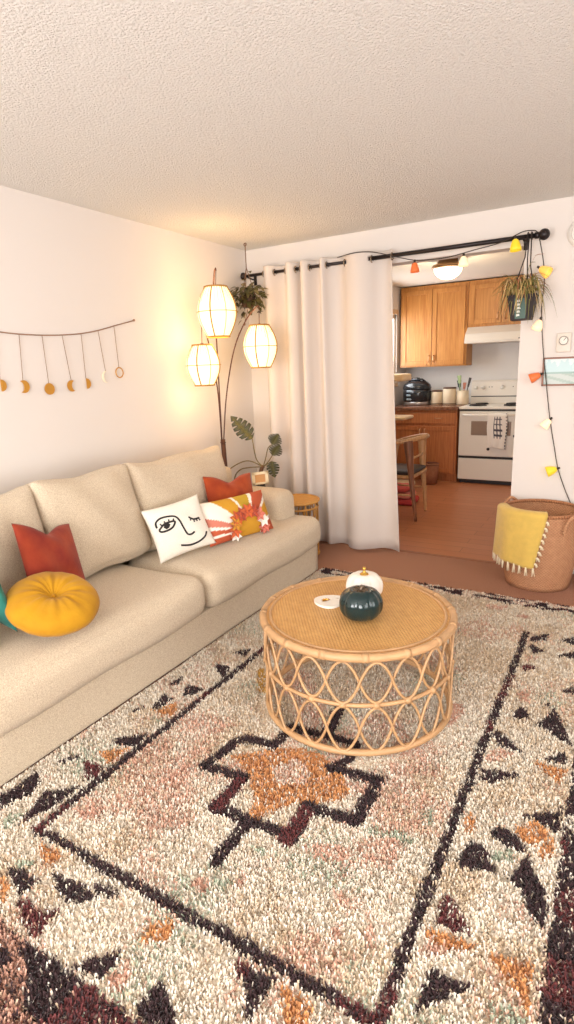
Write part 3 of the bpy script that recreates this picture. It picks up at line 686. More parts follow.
# ------------------------------------------------------------------ curtain rod, curtain
ROD_Y, ROD_Z = 4.14, 2.224
rod = thing('curtain_rod', 'long black curtain rod with ball ends above the kitchen opening', 'curtain rod', (1.2, ROD_Y, ROD_Z))
BLACK = mat('black_iron', srgb(38, 30, 30), .4, metal=.4)
bm = BM(); tube(bm, [(.06, ROD_Y, ROD_Z), (1.30, ROD_Y, ROD_Z)], .0115, 12); obj('inner_tube', bm, BLACK, rod)
bm = BM(); tube(bm, [(1.17, ROD_Y, ROD_Z), (2.275, ROD_Y, ROD_Z)], .0145, 12); obj('outer_tube', bm, BLACK, rod)
bm = BM(); sphere(bm, (2.315, ROD_Y, ROD_Z), .034, (1, 1, 1), 20, 14); tube(bm, [(2.262, ROD_Y, ROD_Z), (2.29, ROD_Y, ROD_Z)], .02, 12); obj('finial', bm, BLACK, rod)
bm = BM(); sphere(bm, (.05, ROD_Y, ROD_Z), .03, (.8, 1, 1), 20, 14); obj('finial', bm, BLACK, rod)
for x in (.09, 2.195):
    bm = BM(); tube(bm, [(x, ROD_Y, ROD_Z - .012), (x, ROD_Y + .06, ROD_Z - .02), (x, YW, ROD_Z - .02)], .006, 8); box(bm, (x - .014, YW - .006, ROD_Z - .06), (x + .014, YW, ROD_Z + .02), .002); obj('bracket', bm, BLACK, rod)
CROSS = [.25, .353, .454, .544, .588, .667, .762, .812, .961, 1.174, 1.325]
def cpath(t, zf):
    """t in 0..n-1 along crossings; zf 0 bottom .. 1 top"""
    n = len(CROSS) - 1; i = min(n - 1, int(t)); f = t - i
    x = CROSS[i] + (CROSS[i + 1] - CROSS[i]) * f
    s = -1 if i % 2 == 0 else 1
    wv = math.sin(PI * f)
    amp = .052 + .012 * (1 - zf) * math.sin(i * 1.7 + 1)
    y = ROD_Y + s * amp * wv ** .8
    # widen a little towards the hem
    fl = (1 - zf) ** 1.4
    x = x + fl * (.035 * (t / n) ** 2 + .016 * math.sin(i * 2.1 + f * 1.5)) + fl * (.03 if t > n - .5 else 0) * (t - n + .5) * 2
    y -= fl * .012
    return x, y
CURT = mat('white_curtain_cloth', srgb(212, 202, 194), .85, bump=.08, bscale=900, spec=.15, sheen=.2)
bm = BM(); ZL = [.035 + (2.19 - .035) * i / 24 for i in range(25)] + [2.20, 2.208, 2.216, 2.224, 2.232, 2.24, 2.25, 2.262, 2.272]; NZ = len(ZL) - 1; NT = (len(CROSS) - 1) * 10; G = {}
for j in range(NZ + 1):
    zf = (ZL[j] - .035) / (2.272 - .035)
    for i in range(NT + 1):
        t = i / 10; x, y = cpath(min(t, len(CROSS) - 1 - 1e-6), zf)
        z = .035 + zf * (2.272 - .035) + (1 - zf) * .006 * math.sin(t * 2.2)
        G[i, j] = bm.verts.new((x, y, z))
for j in range(NZ):
    for i in range(NT):
        q = (G[i, j], G[i + 1, j], G[i + 1, j + 1], G[i, j + 1]); mc = sum((v.co for v in q), Vector()) / 4
        if abs(mc.z - ROD_Z) < .019 and abs(mc.y - ROD_Y) < .019: continue   # the hole inside each grommet
        bm.faces.new(q)
cu = thing('curtain', 'white floor-length grommet curtain hanging from the black rod', 'curtain', (.8, ROD_Y, .035))
o = obj('panel', bm, CURT, cu); md = o.modifiers.new('thickness', 'SOLIDIFY'); md.thickness = .003
GROM = mat('pewter_grommet', srgb(150, 132, 112), .35, metal=.7)
for i, x in enumerate(CROSS[:]):
    if i in (0,): pass
    bm = BM(); ax = Matrix.Rotation(PI / 2, 3, 'Y') @ Matrix.Rotation(0, 3, 'Z')
    torus(bm, (x, ROD_Y, ROD_Z - .004), .024, .004, 24, 8, axis=ax); obj('grommet', bm, GROM, cu)

# ------------------------------------------------------------------ string lights
sl = thing('string_lights', 'black wire of small coloured cup lights draped along the curtain rod', 'string lights', (2.3, 4.2, 1.0))
WIRE = mat('dark_green_wire', srgb(52, 44, 38), .6)
path = [(.93, 4.072, 2.25), (1.06, 4.075, 2.266), (1.17, 4.096, 2.262), (1.26, 4.094, 2.24), (1.37, 4.10, 2.205), (1.495, 4.125, 2.172), (1.62, 4.13, 2.163), (1.74, 4.13, 2.165), (1.90, 4.12, 2.185), (2.05, 4.12, 2.205), (2.13, 4.108, 2.228), (2.19, 4.12, 2.252), (2.235, 4.14, 2.257), (2.268, 4.178, 2.25), (2.29, 4.195, 2.18), (2.315, 4.2, 2.06), (2.325, 4.21, 1.95), (2.318, 4.22, 1.83), (2.322, 4.225, 1.72), (2.345, 4.228, 1.52), (2.378, 4.228, 1.306), (2.413, 4.24, 1.08), (2.455, 4.24, .88), (2.487, 4.24, .742), (2.54, 4.24, .60), (2.60, 4.24, .47)]
bm = BM(); tube(bm, smoothpts(path, 6), .0032, 6); obj('wire', bm, WIRE, sl)
def bulbmat(n, c, s): return mat(n, c, .35, emit=c, estr=s)
BC = {'orange': bulbmat('orange_cup', srgb(220, 112, 58), .28), 'yellow': bulbmat('yellow_cup', srgb(232, 200, 50), .4), 'amber': bulbmat('amber_cup', srgb(246, 190, 90), .6), 'pale': bulbmat('pale_cup', srgb(252, 224, 184), .6)}
GLOW = mat('lit_bulb', (1, .9, .7), .4, emit=(1, .82, .5), estr=6)
def cup(p, d, kind, r=.031, L_=.062):
    p = Vector(p); ax = Vector((0, 0, 1)).rotation_difference(Vector(d)).to_matrix()
    bm = BM()
    lathe(bm, [(.010, 0), (.018, .006), (r * .72, L_ * .35), (r * .95, L_ * .75), (r, L_), (r * .92, L_), (r * .86, L_ * .75), (r * .6, L_ * .35), (.012, .012)], p, 20, axis=ax)
    o = obj('cup_shade', bm, BC[kind], sl); o['label'] = kind + ' cup shade'
    bm = BM(); lathe(bm, [(0, -.022), (.007, -.02), (.008, 0), (.006, .004), (0, .006)], p, 10, axis=ax); obj('socket', bm, WIRE, o)
    bm = BM(); lathe(bm, [(0, .004), (.007, .008), (.010, .022), (.006, .034), (0, .038)], p, 10, axis=ax); obj('bulb', bm, GLOW, o)
cup((1.495, 4.125, 2.155), (.05, 0, -1), 'orange'); cup((1.83, 4.12, 2.155), (.0, 0, -1), 'pale', .033); cup((2.15, 4.115, 2.215), (.1, -.02, -1), 'yellow', .036, .07)
cup((2.298, 4.178, 2.035), (.8, -.2, -.55), 'amber', .036, .068); cup((2.316, 4.20, 1.72), (-.25, -.2, -.8), 'pale', .034); cup((2.338, 4.212, 1.375), (-1, -.15, -.45), 'orange', .033, .068)
cup((2.415, 4.225, 1.075), (-.6, -.2, -.8), 'pale', .03); cup((2.48, 4.225, .745), (-1, -.2, -.4), 'yellow', .036, .066)

# ------------------------------------------------------------------ hanging spider plant
hp = thing('hanging_planter', 'square dark plastic planter with grassy plant hung on the curtain rod', 'plant', (2.222, 4.08, 1.715))
POT = mat('dark_plastic_pot', srgb(40, 28, 28), .7); 
bm = BM(); c0 = Vector((2.222, 4.075, 0)); 
for (z, hw) in ((1.722, .058), (1.855, .083)): pass
lo = [Vector((c0.x + sx * .060, c0.y + sy * .060 * .8, 1.72)) for sx, sy in ((-1, -1), (1, -1), (1, 1), (-1, 1))]
hi = [Vector((c0.x + sx * .083, c0.y + sy * .083 * .7, 1.86)) for sx, sy in ((-1, -1), (1, -1), (1, 1), (-1, 1))]
hi2 = [c0 + (p - c0) * 1.0 for p in hi]
def rs(P, k, dz): return [Vector((c0.x + (p.x - c0.x) * k, c0.y + (p.y - c0.y) * k, p.z + dz)) for p in P]
rings = [lo, hi, rs(hi, 1.05, .0), rs(hi, 1.05, .012), rs(hi, .93, .012), rs(hi, .9, -.02)]
R_ = [[bm.verts.new(p) for p in r] for r in rings]
bm.faces.new(R_[0][::-1])
for A, B in zip(R_, R_[1:]):
    for k in range(4): bm.faces.new((A[k], A[(k + 1) % 4], B[(k + 1) % 4], B[k]))
bm.faces.new(R_[-1])
obj('pot', bm, POT, hp, False)
bm = BM()   # pale marks printed down the front of the pot on a dark green band
def potfront(u, z): 
    k = (z - 1.72) / .14; hw = .060 + .023 * k; return Vector((c0.x + u, c0.y - (.048 + .0101 * k) - .0015, z))
q = [potfront(-.034, 1.728), potfront(.028, 1.728), potfront(.036, 1.85), potfront(-.040, 1.85)]; bm.faces.new([bm.verts.new(p) for p in q])
ob = obj('green_band', bm, mat('green_label', srgb(24, 70, 50), .4), hp, False)
bm = BM()
for k in range(5):
    z = 1.742 + k * .021; q = [potfront(-.027 + .002 * (k % 2), z), potfront(-.006 + .003 * (k % 3), z + .003), potfront(-.008, z + .015), potfront(-.026, z + .014)]
    for p in q: p.y -= .001
    bm.faces.new([bm.verts.new(p) for p in q])
obj('white_mark', bm, mat('white_print', srgb(214, 218, 210), .5), ob, False)
STRAP = mat('black_strap', srgb(46, 36, 32), .7)
for pts in ([(2.225, 4.116, ROD_Z + .022), (2.215, 4.112, 2.10), (2.16, 4.03, 1.87)], [(2.225, 4.166, ROD_Z + .022), (2.222, 4.164, 2.10), (2.25, 4.03, 1.93), (2.285, 4.03, 1.87)], [(2.246, 4.116, ROD_Z + .022), (2.25, 4.112, 2.05), (2.285, 4.12, 1.87)]):
    bm = BM(); tube(bm, pts, .004, 6); obj('strap', bm, STRAP, hp)
for x in (2.222, 2.244):
    bm = BM(); torus(bm, (x, ROD_Y, ROD_Z), .0205, .0045, 20, 6, axis=Matrix.Rotation(PI / 2, 3, 'Y')); obj('loop', bm, STRAP, hp)
GRASSM = mat('grassy_leaf', (1, 1, 1), .6, attr='Col')
bm = BM(); lay = bm.verts.layers.float_color.new('Col')
def blade(root, az, reach, rise, drop, wd, col):
    d = Vector((math.cos(az), math.sin(az), 0)); e = Vector((-d.y, d.x, 0)); prev = None; n = 9
    for i in range(n + 1):
        t = i / n; p = root + d * reach * t ** 1.0 + Vector((0, 0, rise * math.sin(min(1, t * 1.6) * PI / 2) - drop * t ** 2.6))
        ww = wd * (1 - t) ** .6 * min(1, .5 + t * 3) + .0004
        a = bm.verts.new(p - e * ww + Vector((0, 0, .001))); m_ = bm.verts.new(p - Vector((0, 0, ww * .5))); b = bm.verts.new(p + e * ww + Vector((0, 0, .001)))
        for v_ in (a, m_, b): v_[lay] = (*col, 1)
        m_[lay] = (*[min(1, c * 1.25) for c in col], 1)
        if prev: bm.faces.new((prev[0], prev[1], m_, a)); bm.faces.new((prev[1], prev[2], b, m_))
        prev = (a, m_, b)
for k in range(240):
    az = random.uniform(0, 2 * PI); rr = random.uniform(.06, .17)
    if math.sin(az) > .1: rr = min(rr, .11)
    col = random.choice([srgb(146, 128, 72), srgb(120, 118, 62), srgb(180, 152, 96), srgb(156, 106, 70), srgb(104, 106, 58), srgb(200, 172, 124)])
    blade(Vector((c0.x + random.uniform(-.06, .06), c0.y + random.uniform(-.04, .03), 1.865)), az, rr, random.uniform(.04, .15), random.uniform(.02, .24), random.uniform(.0035, .0065), col)
for (az, r, rise, drop) in ((.25, .11, .24, .0), (.6, .07, .2, 0), (2.9, .16, .1, .2), (3.3, .15, .12, .28), (-.3, .16, .14, .05), (-.1, .17, .08, .1), (-1.2, .1, .1, .22), (-1.9, .1, .12, .2)):
    blade(Vector((c0.x, c0.y, 1.865)), az, r, rise, drop, .0055, random.choice([srgb(120, 116, 60), srgb(160, 100, 66)]))
obj('foliage', bm, GRASSM, hp, True)
bm = BM(); lathe(bm, [(0, 1.858), (.06, 1.858), (.055, 1.845), (0, 1.845)], (c0.x, c0.y, 0), 16); obj('soil', bm, mat('potting_soil', srgb(60, 42, 32), .95), hp)

# ------------------------------------------------------------------ wall things to the right of the opening
th = thing('thermostat', 'white wall thermostat with round dial above the framed picture', 'thermostat', (2.462, YW, 1.573))
bm = BM(); box(bm, (2.418, YW - .018, 1.512), (2.506, YW - .0005, 1.634), .006, 3); obj('plate', bm, mat('thermostat_plastic', srgb(226, 216, 204), .5), th)
bm = BM(); ax = Matrix.Rotation(PI / 2, 3, 'X'); lathe(bm, [(0, .0), (.030, .0), (.030, .012), (.026, .016), (0, .016)], (2.462, YW - .018, 1.585), 28, axis=ax); o = obj('dial', bm, WHITE, th)
bm = BM(); torus(bm, (2.462, YW - .0345, 1.585), .026, .002, 28, 6, axis=ax); tube(bm, [(2.462, YW - .035, 1.585), (2.476, YW - .035, 1.602)], .002, 6); obj('dial_mark', bm, mat('grey_dial_print', srgb(140, 130, 122), .5), o)
sd = thing('round_wall_detector', 'round white detector high on the white wall beside the rod end', 'detector', (2.52, YW, 2.225))
bm = BM(); lathe(bm, [(0, 0), (.085, 0), (.085, .01), (.08, .022), (.05, .03), (0, .031)], (2.52, YW - .0005, 2.225), 40, axis=ax); obj('body', bm, mat('detector_plastic', srgb(232, 226, 218), .5), sd)
bm = BM(); torus(bm, (2.52, YW - .026, 2.225), .06, .003, 36, 6, axis=ax); obj('vent_ring', bm, mat('detector_groove', srgb(206, 200, 192), .6), sd)
pf_ = thing('picture_frame', 'landscape print in a thin brown frame below the thermostat', 'picture', (2.47, YW, 1.39))
X0, X1, Z0, Z1 = 2.345, 2.60, 1.298, 1.482
FRM = mat('brown_picture_frame', srgb(150, 106, 88), .5)
bm = BM(); w_ = .011
box(bm, (X0, YW - .02, Z0), (X0 + w_, YW - .001, Z1), .002); box(bm, (X1 - w_, YW - .02, Z0), (X1, YW - .001, Z1), .002); box(bm, (X0, YW - .02, Z0), (X1, YW - .001, Z0 + w_), .002); box(bm, (X0, YW - .02, Z1 - w_), (X1, YW - .001, Z1), .002); obj('frame', bm, FRM, pf_, False)
bm = BM(); lay = bm.verts.layers.float_color.new('Col'); NX, NZ2 = 40, 30; G = {}
for i in range(NX + 1):
    for j in range(NZ2 + 1):
        u, v = i / NX, j / NZ2
        if v > .47: c = srgb(176, 204, 206) if (math.sin(u * 40) + math.sin(u * 17 + 2)) * .08 + v < .85 else srgb(204, 218, 216)
        elif v > .43: c = srgb(130, 160, 150)
        else: c = srgb(178, 188, 180) if math.sin(u * 9 + v * 22) < .4 else srgb(150, 168, 156)
        vt = bm.verts.new((X0 + .006 + u * (X1 - X0 - .012), YW - .009, Z0 + .006 + v * (Z1 - Z0 - .012))); vt[lay] = (*c, 1); G[i, j] = vt
for i in range(NX):
    for j in range(NZ2): bm.faces.new((G[i, j], G[i + 1, j], G[i + 1, j + 1], G[i, j + 1]))
o = obj('print', bm, mat('print_paper', (1, 1, 1), .3, attr='Col'), pf_, False); o['label'] = 'pale teal landscape print'

# ------------------------------------------------------------------ basket and throw
BX, BY, BH = 2.43, 3.99, .515
def brad(z): t = z / BH; return .198 + .045 * t + .016 * math.sin(PI * min(1, t * 1.02))
bk = thing('woven_basket', 'tall round seagrass basket holding a yellow throw beside the kitchen opening', 'basket', (BX, BY, 0))
SEA = woven('woven_seagrass', srgb(172, 118, 84), srgb(208, 158, 118), (70, 330), bump=.6, rough=.8, ring=True)
bm = BM(); P = [(0, .002), (.18, .002)] + [(brad(z), z) for z in [BH * i / 16 for i in range(17)]]
P = P + [(brad(BH) - .012, BH), (brad(BH * .6) - .014, BH * .6), (brad(.03) - .014, .03), (0, .028)]
lathe(bm, P, (BX, BY, .001), 64); obj('body', bm, SEA, bk)
bm = BM(); torus(bm, (BX, BY, BH), brad(BH) - .005, .012, 64, 10); obj('rim', bm, woven('rim_braid', srgb(150, 94, 60), srgb(196, 138, 94), (90, 120), bump=1, ring=True), bk)
for a in (math.radians(322), math.radians(142)):
    d = Vector((math.cos(a), math.sin(a), 0)); e = Vector((-d.y, d.x, 0)); cc = Vector((BX, BY, 0)) + d * (brad(BH) + .012)
    bm = BM(); tube(bm, smoothpts([cc + e * -.07 + Vector((0, 0, BH - .10)), cc + e * -.06 + d * .02 + Vector((0, 0, BH - .02)), cc + d * .03 + Vector((0, 0, BH + .02)), cc + e * .06 + d * .02 + Vector((0, 0, BH - .02)), cc + e * .07 + Vector((0, 0, BH - .10))], 6), .011, 8); obj('handle', bm, SEA, bk)
tw = thing('throw_blanket', 'yellow throw with cream tassels draped over the seagrass basket rim', 'blanket', (2.3, 3.75, .4))
bm = BM(); G = {}; NU, NV = 22, 30
def throwpt(u, v):
    """u along the rim, v from inside the basket over the rim and down"""
    a0, a1 = math.radians(196), math.radians(284)
    if v < .22:
        t = v / .22; z = BH - .10 + .115 * t; r = brad(BH) - .036 + .0 * t; a = a0 + (a1 - a0) * u
    elif v < .34:
        t = (v - .22) / .12; an = PI * t; z = BH + .015 + .016 * math.sin(an); r = brad(BH) - .036 + .064 * (1 - math.cos(an)) / 2; a = a0 + (a1 - a0) * u
    else:
        t = (v - .34) / .66; z = BH + .015 - (.325 + .02 * u) * t; r = max(brad(max(z, 0)), brad(BH)) + .028 + .010 * t + .006 * math.sin(u * 15 + 1) * t; a = a0 - .03 * t + (a1 - a0 - .20 * t) * u
    return Vector((BX + r * math.cos(a), BY + r * math.sin(a), z))
for i in range(NU + 1):
    for j in range(NV + 1): G[i, j] = bm.verts.new(throwpt(i / NU, j / NV))
for i in range(NU):
    for j in range(NV): bm.faces.new((G[i, j], G[i + 1, j], G[i + 1, j + 1], G[i, j + 1]))
o = obj('cloth', bm, mat('yellow_weave', srgb(224, 188, 92), .9, noise=.12, nscale=25, bump=.4, bscale=420, sheen=.3), tw); md = o.modifiers.new('thickness', 'SOLIDIFY'); md.thickness = .006; md.offset = 1
TAS = mat('cream_tassel', srgb(240, 226, 196), .9)
def tassel(p, ln, dirx=0):
    bm = BM(); 
    for q in range(4):
        a = q * PI / 2; off = Vector((math.cos(a), math.sin(a), 0)) * .004
        tube(bm, [p, p + Vector((dirx * ln * .4, 0, -ln * .3)) + off * .8, p + Vector((dirx * ln * .6 + random.uniform(-.006, .006), 0, -ln)) + off * 1.6], [.004, .004, .0025], 5)
    sphere(bm, p + Vector((0, 0, -.006)), .007, u=8, v=6)
    obj('tassel', bm, TAS, tw)
for i in range(10): tassel(throwpt(i / 9, 1) + Vector((0, -.004, .006)), random.uniform(.05, .07))
for j in range(8): tassel(throwpt(1, .40 + j * .075) + Vector((.003, -.004, 0)), .026, .7)

# low pale plinth at the frame edge with a cable behind
pb = thing('wooden_plinth', 'low pale grey wooden plinth at the wall just past the basket', 'plinth', (2.80, 4.05, 0))
PLW = mat('pale_grey_wood', srgb(206, 184, 172), .6, noise=.15, nscale=12, stretch=(1, 8, 8))
bm = BM(); box(bm, (2.715, 3.92, .085), (3.3, 4.24, .11), .004); obj('top', bm, PLW, pb, False)
bm = BM(); box(bm, (2.72, 3.925, .0), (3.29, 4.235, .085), .004); obj('body', bm, PLW, pb, False)
bm = BM(); tube(bm, smoothpts([(2.705, 4.2, .22), (2.70, 4.15, .12), (2.69, 4.12, .05), (2.70, 4.05, .012), (2.695, 3.97, .008), (2.70, 3.9, .008)], 6), .004, 6); tube(bm, smoothpts([(2.71, 4.21, .25), (2.695, 4.2, .16), (2.705, 4.2, .03), (2.702, 4.1, .01)], 6), .004, 6)
solo('power_cord', bm, BLACK, 'black cords dropping to the floor between basket and pale plinth', 'cord')
# ------------------------------------------------------------------ moon garland on the left wall
ga = thing('moon_garland', 'wall garland of brass moon phases hanging on thin cords', 'wall hanging', (.008, 2.174, 1.712))
CORD = mat('brown_cord', srgb(150, 116, 92), .8); BRASS = mat('brushed_brass', srgb(206, 150, 62), .38, metal=.45); PALEB = mat('pale_pearl', srgb(248, 238, 214), .4)
top = [(2.892, 1.824), (2.80, 1.803), (2.714, 1.783), (2.58, 1.751), (2.447, 1.729), (2.309, 1.717), (2.174, 1.712), (2.032, 1.714), (1.906, 1.723), (1.77, 1.742), (1.63, 1.772), (1.456, 1.822)]
bm = BM(); tube(bm, smoothpts([(.008, y, z) for y, z in top], 5), .0034, 6); sphere(bm, (.008, 2.894, 1.826), .008); sphere(bm, (.008, 1.455, 1.823), .008); obj('cord', bm, CORD, ga)
def moon(kind, y, z, R, m):
    pts = []; K = 20
    if kind == 'full': pts = [(R * math.cos(2 * PI * k / 36), R * math.sin(2 * PI * k / 36)) for k in range(36)]
    elif kind == 'half': pts = [(R * math.cos(-PI / 2 + PI * k / K), R * math.sin(-PI / 2 + PI * k / K)) for k in range(K + 1)]
    else:   # crescents: outer arc minus a shifted circle
        th0 = {'gib': 2.15, 'thin': 1.75}[kind]; bx_ = {'gib': .05, 'thin': .5}[kind]
        pts = [(R * math.cos(-th0 + 2 * th0 * k / K), R * math.sin(-th0 + 2 * th0 * k / K)) for k in range(K + 1)]
        ex, ez = R * math.cos(th0), R * math.sin(th0)
        pts += [(ex + (bx_ * R - ex) * math.sin(PI * k / K), ez * math.cos(PI * k / K)) for k in range(1, K)]
    return pts
def moonobj(kind, flip, y, z, R, m, sy, sz, lab):
    bm = BM(); th_ = .005
    if kind == 'ring':
        torus(bm, (.012, y, z), R, .0035, 32, 6, axis=Matrix.Rotation(PI / 2, 3, 'Y'))
    else:
        P2 = moon(kind, y, z, R, m); f0 = [bm.verts.new((.010, y + flip * a, z + b)) for a, b in P2]; f1 = [bm.verts.new((.010 + th_, y + flip * a, z + b)) for a, b in P2]
        n = len(P2); bm.faces.new(f0); bm.faces.new(f1[::-1])
        for k in range(n): bm.faces.new((f0[k], f0[(k + 1) % n], f1[(k + 1) % n], f1[k]))
    o = obj('moon', bm, m, ga, False); o['label'] = lab
    bm = BM(); tube(bm, [(.008, sy, sz), (.011, y, z + R * .95)], .0016, 5); obj('string', bm, CORD, o)
MS = [('half', 1, 1.879, 1.451, .031, BRASS, 1.906, 1.723, 'brass half moon'), ('gib', 1, 2.012, 1.439, .034, BRASS, 2.032, 1.714, 'brass crescent moon'), ('full', 1, 2.173, 1.419, .032, BRASS, 2.174, 1.712, 'brass full moon'),
      ('gib', -1, 2.330, 1.429, .033, BRASS, 2.309, 1.717, 'brass crescent moon'), ('half', 1, 2.440, 1.438, .031, BRASS, 2.447, 1.729, 'brass half moon'), ('thin', -1, 2.600, 1.472, .036, PALEB, 2.58, 1.751, 'pale thin crescent moon'), ('ring', 1, 2.715, 1.496, .031, BRASS, 2.714, 1.783, 'open ring moon')]
for a in MS: moonobj(*a)

# ------------------------------------------------------------------ hanging pothos in the corner
po = thing('hanging_plant', 'leafy trailing plant hung from the ceiling in the corner by the rod', 'plant', (.175, 4.0, 1.99))
ROPE = mat('jute_rope', srgb(126, 96, 74), .9)
PY = 4.0
bm = BM(); tube(bm, [(.175, PY, ZC - .002), (.175, PY, 2.26)], .004, 6); torus(bm, (.175, PY, ZC - .012), .012, .003, 16, 6, axis=Matrix.Rotation(PI / 2, 3, 'X'))
for k in range(3):
    a = 2 * PI * k / 3 + .4; tube(bm, [(.175, PY, 2.26), (.175 + .062 * math.cos(a), PY + .062 * math.sin(a), 2.05)], .003, 6)
tube(bm, smoothpts([(.175, PY, 1.965), (.165, PY - .02, 1.9), (.15, PY - .03, 1.845)], 4), .003, 6); sphere(bm, (.15, PY - .03, 1.838), .008, (1, 1, 1.6)); obj('hanger', bm, ROPE, po)
bm = BM(); lathe(bm, [(0, 1.965), (.045, 1.965), (.062, 2.05), (.056, 2.05), (.05, 2.03), (0, 2.03)], (.175, PY, 0), 24); obj('pot', bm, mat('brown_clay', srgb(66, 48, 38), .8), po)
LEAFG = mat('pothos_leaf', (1, 1, 1), .45, attr='Col')
bm = BM(); lay = bm.verts.layers.float_color.new('Col')
def leaf(bm, lay, p, d, up, L_, W_, col):
    d = d.normalized(); e = d.cross(up); e = e.normalized() if e.length > 1e-4 else d.orthogonal().normalized(); n_ = e.cross(d)
    R = []
    for t, wv in ((0, .05), (.15, .75), (.35, 1), (.6, .8), (.82, .42), (1, .02)):
        c_ = p + d * L_ * t - n_ * (L_ * .25 * t * t)
        R.append([bm.verts.new(c_ - e * W_ * wv + n_ * W_ * wv * .3), bm.verts.new(c_), bm.verts.new(c_ + e * W_ * wv + n_ * W_ * wv * .3)])
    for r in R:
        for k, v_ in enumerate(r): v_[lay] = (*[min(1, c * (1.2 if k == 1 else 1)) for c in col], 1)
    for A, B in zip(R, R[1:]):
        bm.faces.new((A[0], A[1], B[1], B[0])); bm.faces.new((A[1], A[2], B[2], B[1]))
for k in range(150):
    a = random.uniform(0, 2 * PI); rr = random.uniform(.02, .14); z = random.gauss(2.04, .055)
    x_ = .175 + rr * math.cos(a); y_ = PY - .01 + rr * math.sin(a) * .6
    x_ = max(.05, x_); y_ = min(y_, 4.03)
    d = Vector((math.cos(a), math.sin(a) * .5 - .3, random.uniform(-.9, .35)))
    leaf(bm, lay, Vector((x_, y_, z)), d, Vector((random.uniform(-.3, .3), random.uniform(-.6, 0), 1)), random.uniform(.04, .075), random.uniform(.014, .022), random.choice([srgb(92, 86, 50), srgb(76, 74, 42), srgb(116, 104, 62), srgb(62, 58, 34)]))
for k in range(6): leaf(bm, lay, Vector((.29 + .012 * k, PY - .03, 2.06 - .006 * k)), Vector((1, -.2, .3 if k % 2 else -.4)), Vector((0, -.3, 1)), .05, .015, srgb(98, 92, 52))
obj('foliage', bm, LEAFG, po)

# ------------------------------------------------------------------ rattan side table behind the sofa arm
SX, SY_, SZ = .64, 3.845, .462
st = thing('side_table', 'small round rattan side table between sofa arm and curtain', 'side table', (SX, SY_, 0))
RY = mat('honey_rattan', srgb(206, 150, 74), .5, noise=.2, nscale=20, bump=.15, bscale=100)
WT2 = woven('honey_woven_top', srgb(190, 134, 58), srgb(222, 170, 84), (500, 400), 'XY', .4, .5)
bm = BM(); lathe(bm, [(0, -.012), (.178, -.012), (.18, 0), (0, 0)], (SX, SY_, SZ), 40); obj('top', bm, WT2, st, False)
bm = BM(); torus(bm, (SX, SY_, SZ - .004), .18, .012, 48, 10); torus(bm, (SX, SY_, SZ - .055), .174, .008, 48, 8); obj('rim', bm, RY, st)
bm = BM(); torus(bm, (SX, SY_, .02), .172, .012, 48, 10); obj('bottom_ring', bm, RY, st)
for k in range(10):
    a0 = 2 * PI * k / 10; bm = BM()
    for sg in (1, -1):
        a1 = a0 + sg * .32; tube(bm, smoothpts([(SX + .173 * math.cos(a0), SY_ + .173 * math.sin(a0), SZ - .02), (SX + .172 * math.cos((a0 + a1) / 2), SY_ + .172 * math.sin((a0 + a1) / 2), .26), (SX + .171 * math.cos(a1), SY_ + .171 * math.sin(a1), .02)], 4), .006, 6)
    obj('cane', bm, RY, st)

# ------------------------------------------------------------------ monstera cutting in a black vase
mo = thing('potted_monstera', 'monstera cutting with split leaves in a black vase behind the sofa', 'plant', (.34, 3.80, 0))
bm = BM(); lathe(bm, [(0, 0), (.07, 0), (.078, .05), (.066, .35), (.048, .52), (.034, .58), (.037, .63), (.03, .63), (.026, .58), (0, .56)], (.34, 3.80, .001), 28); obj('vase', bm, mat('black_ceramic', srgb(40, 32, 30), .35), mo)
STEM = mat('monstera_stem', srgb(122, 104, 62), .55); NODE = mat('woody_node', srgb(112, 78, 56), .8)
ML = mat('monstera_leaf', (1, 1, 1), .55, attr='Col')
bm = BM(); tube(bm, smoothpts([(.34, 3.80, .57), (.345, 3.80, .66), (.355, 3.80, .70), (.375, 3.80, .725)], 4), [.014] * 5 + [.017] * 4 + [.014] * 4, 10); obj('node', bm, NODE, mo)
def monstera(base, tip, face, L_, W_, stem):
    bm = BM(); tube(bm, smoothpts(stem, 6), .0042, 6); obj('stem', bm, STEM, mo)
    bm = BM(); lay = bm.verts.layers.float_color.new('Col')
    base = Vector(base); tip = Vector(tip); d = (tip - base); Ln = d.length; d.normalize(); f_ = Vector(face).normalized(); e = d.cross(f_).normalized(); n_ = e.cross(d) * -1
    wprof = [(.0, .18), (.06, .62), (.15, .86), (.3, 1.0), (.45, .95), (.6, .8), (.75, .58), (.88, .3), (1.0, .03)]
    def wd(t):
        for (a, x0), (b, x1) in zip(wprof, wprof[1:]):
            if a <= t <= b: return x0 + (x1 - x0) * (t - a) / (b - a)
        return 0
    N = 48
    for s in (-1, 1):
        prev = None
        for i in range(N + 1):
            t = i / N; k = (t * 6.0 + (.3 if s > 0 else 0)) % 1
            notch = 1 if (k < .72 or t < .08 or t > .9) else .34
            w_ = W_ * wd(t) * notch
            c_ = base + d * Ln * t + n_ * (-.12 * Ln * t * t)
            q = [c_, c_ + e * s * w_ * .5 + d * (-.04 * Ln) * 0 + n_ * (.08 * w_), c_ + e * s * w_ + n_ * (-.10 * w_) + d * w_ * .18]
            col = [srgb(96, 90, 48), srgb(68, 68, 36), srgb(52, 52, 28)]
            V_ = []
            for z_, p in enumerate(q):
                v_ = bm.verts.new(p); v_[lay] = (*col[z_], 1); V_.append(v_)
            if prev: bm.faces.new((prev[0], prev[1], V_[1], V_[0])); bm.faces.new((prev[1], prev[2], V_[2], V_[1]))
            prev = V_
    o = obj('leaf', bm, ML, mo); md = o.modifiers.new('thickness', 'SOLIDIFY'); md.thickness = .0012
nd = (.372, 3.80, .72)
cv = Vector((.75, -1, .25))
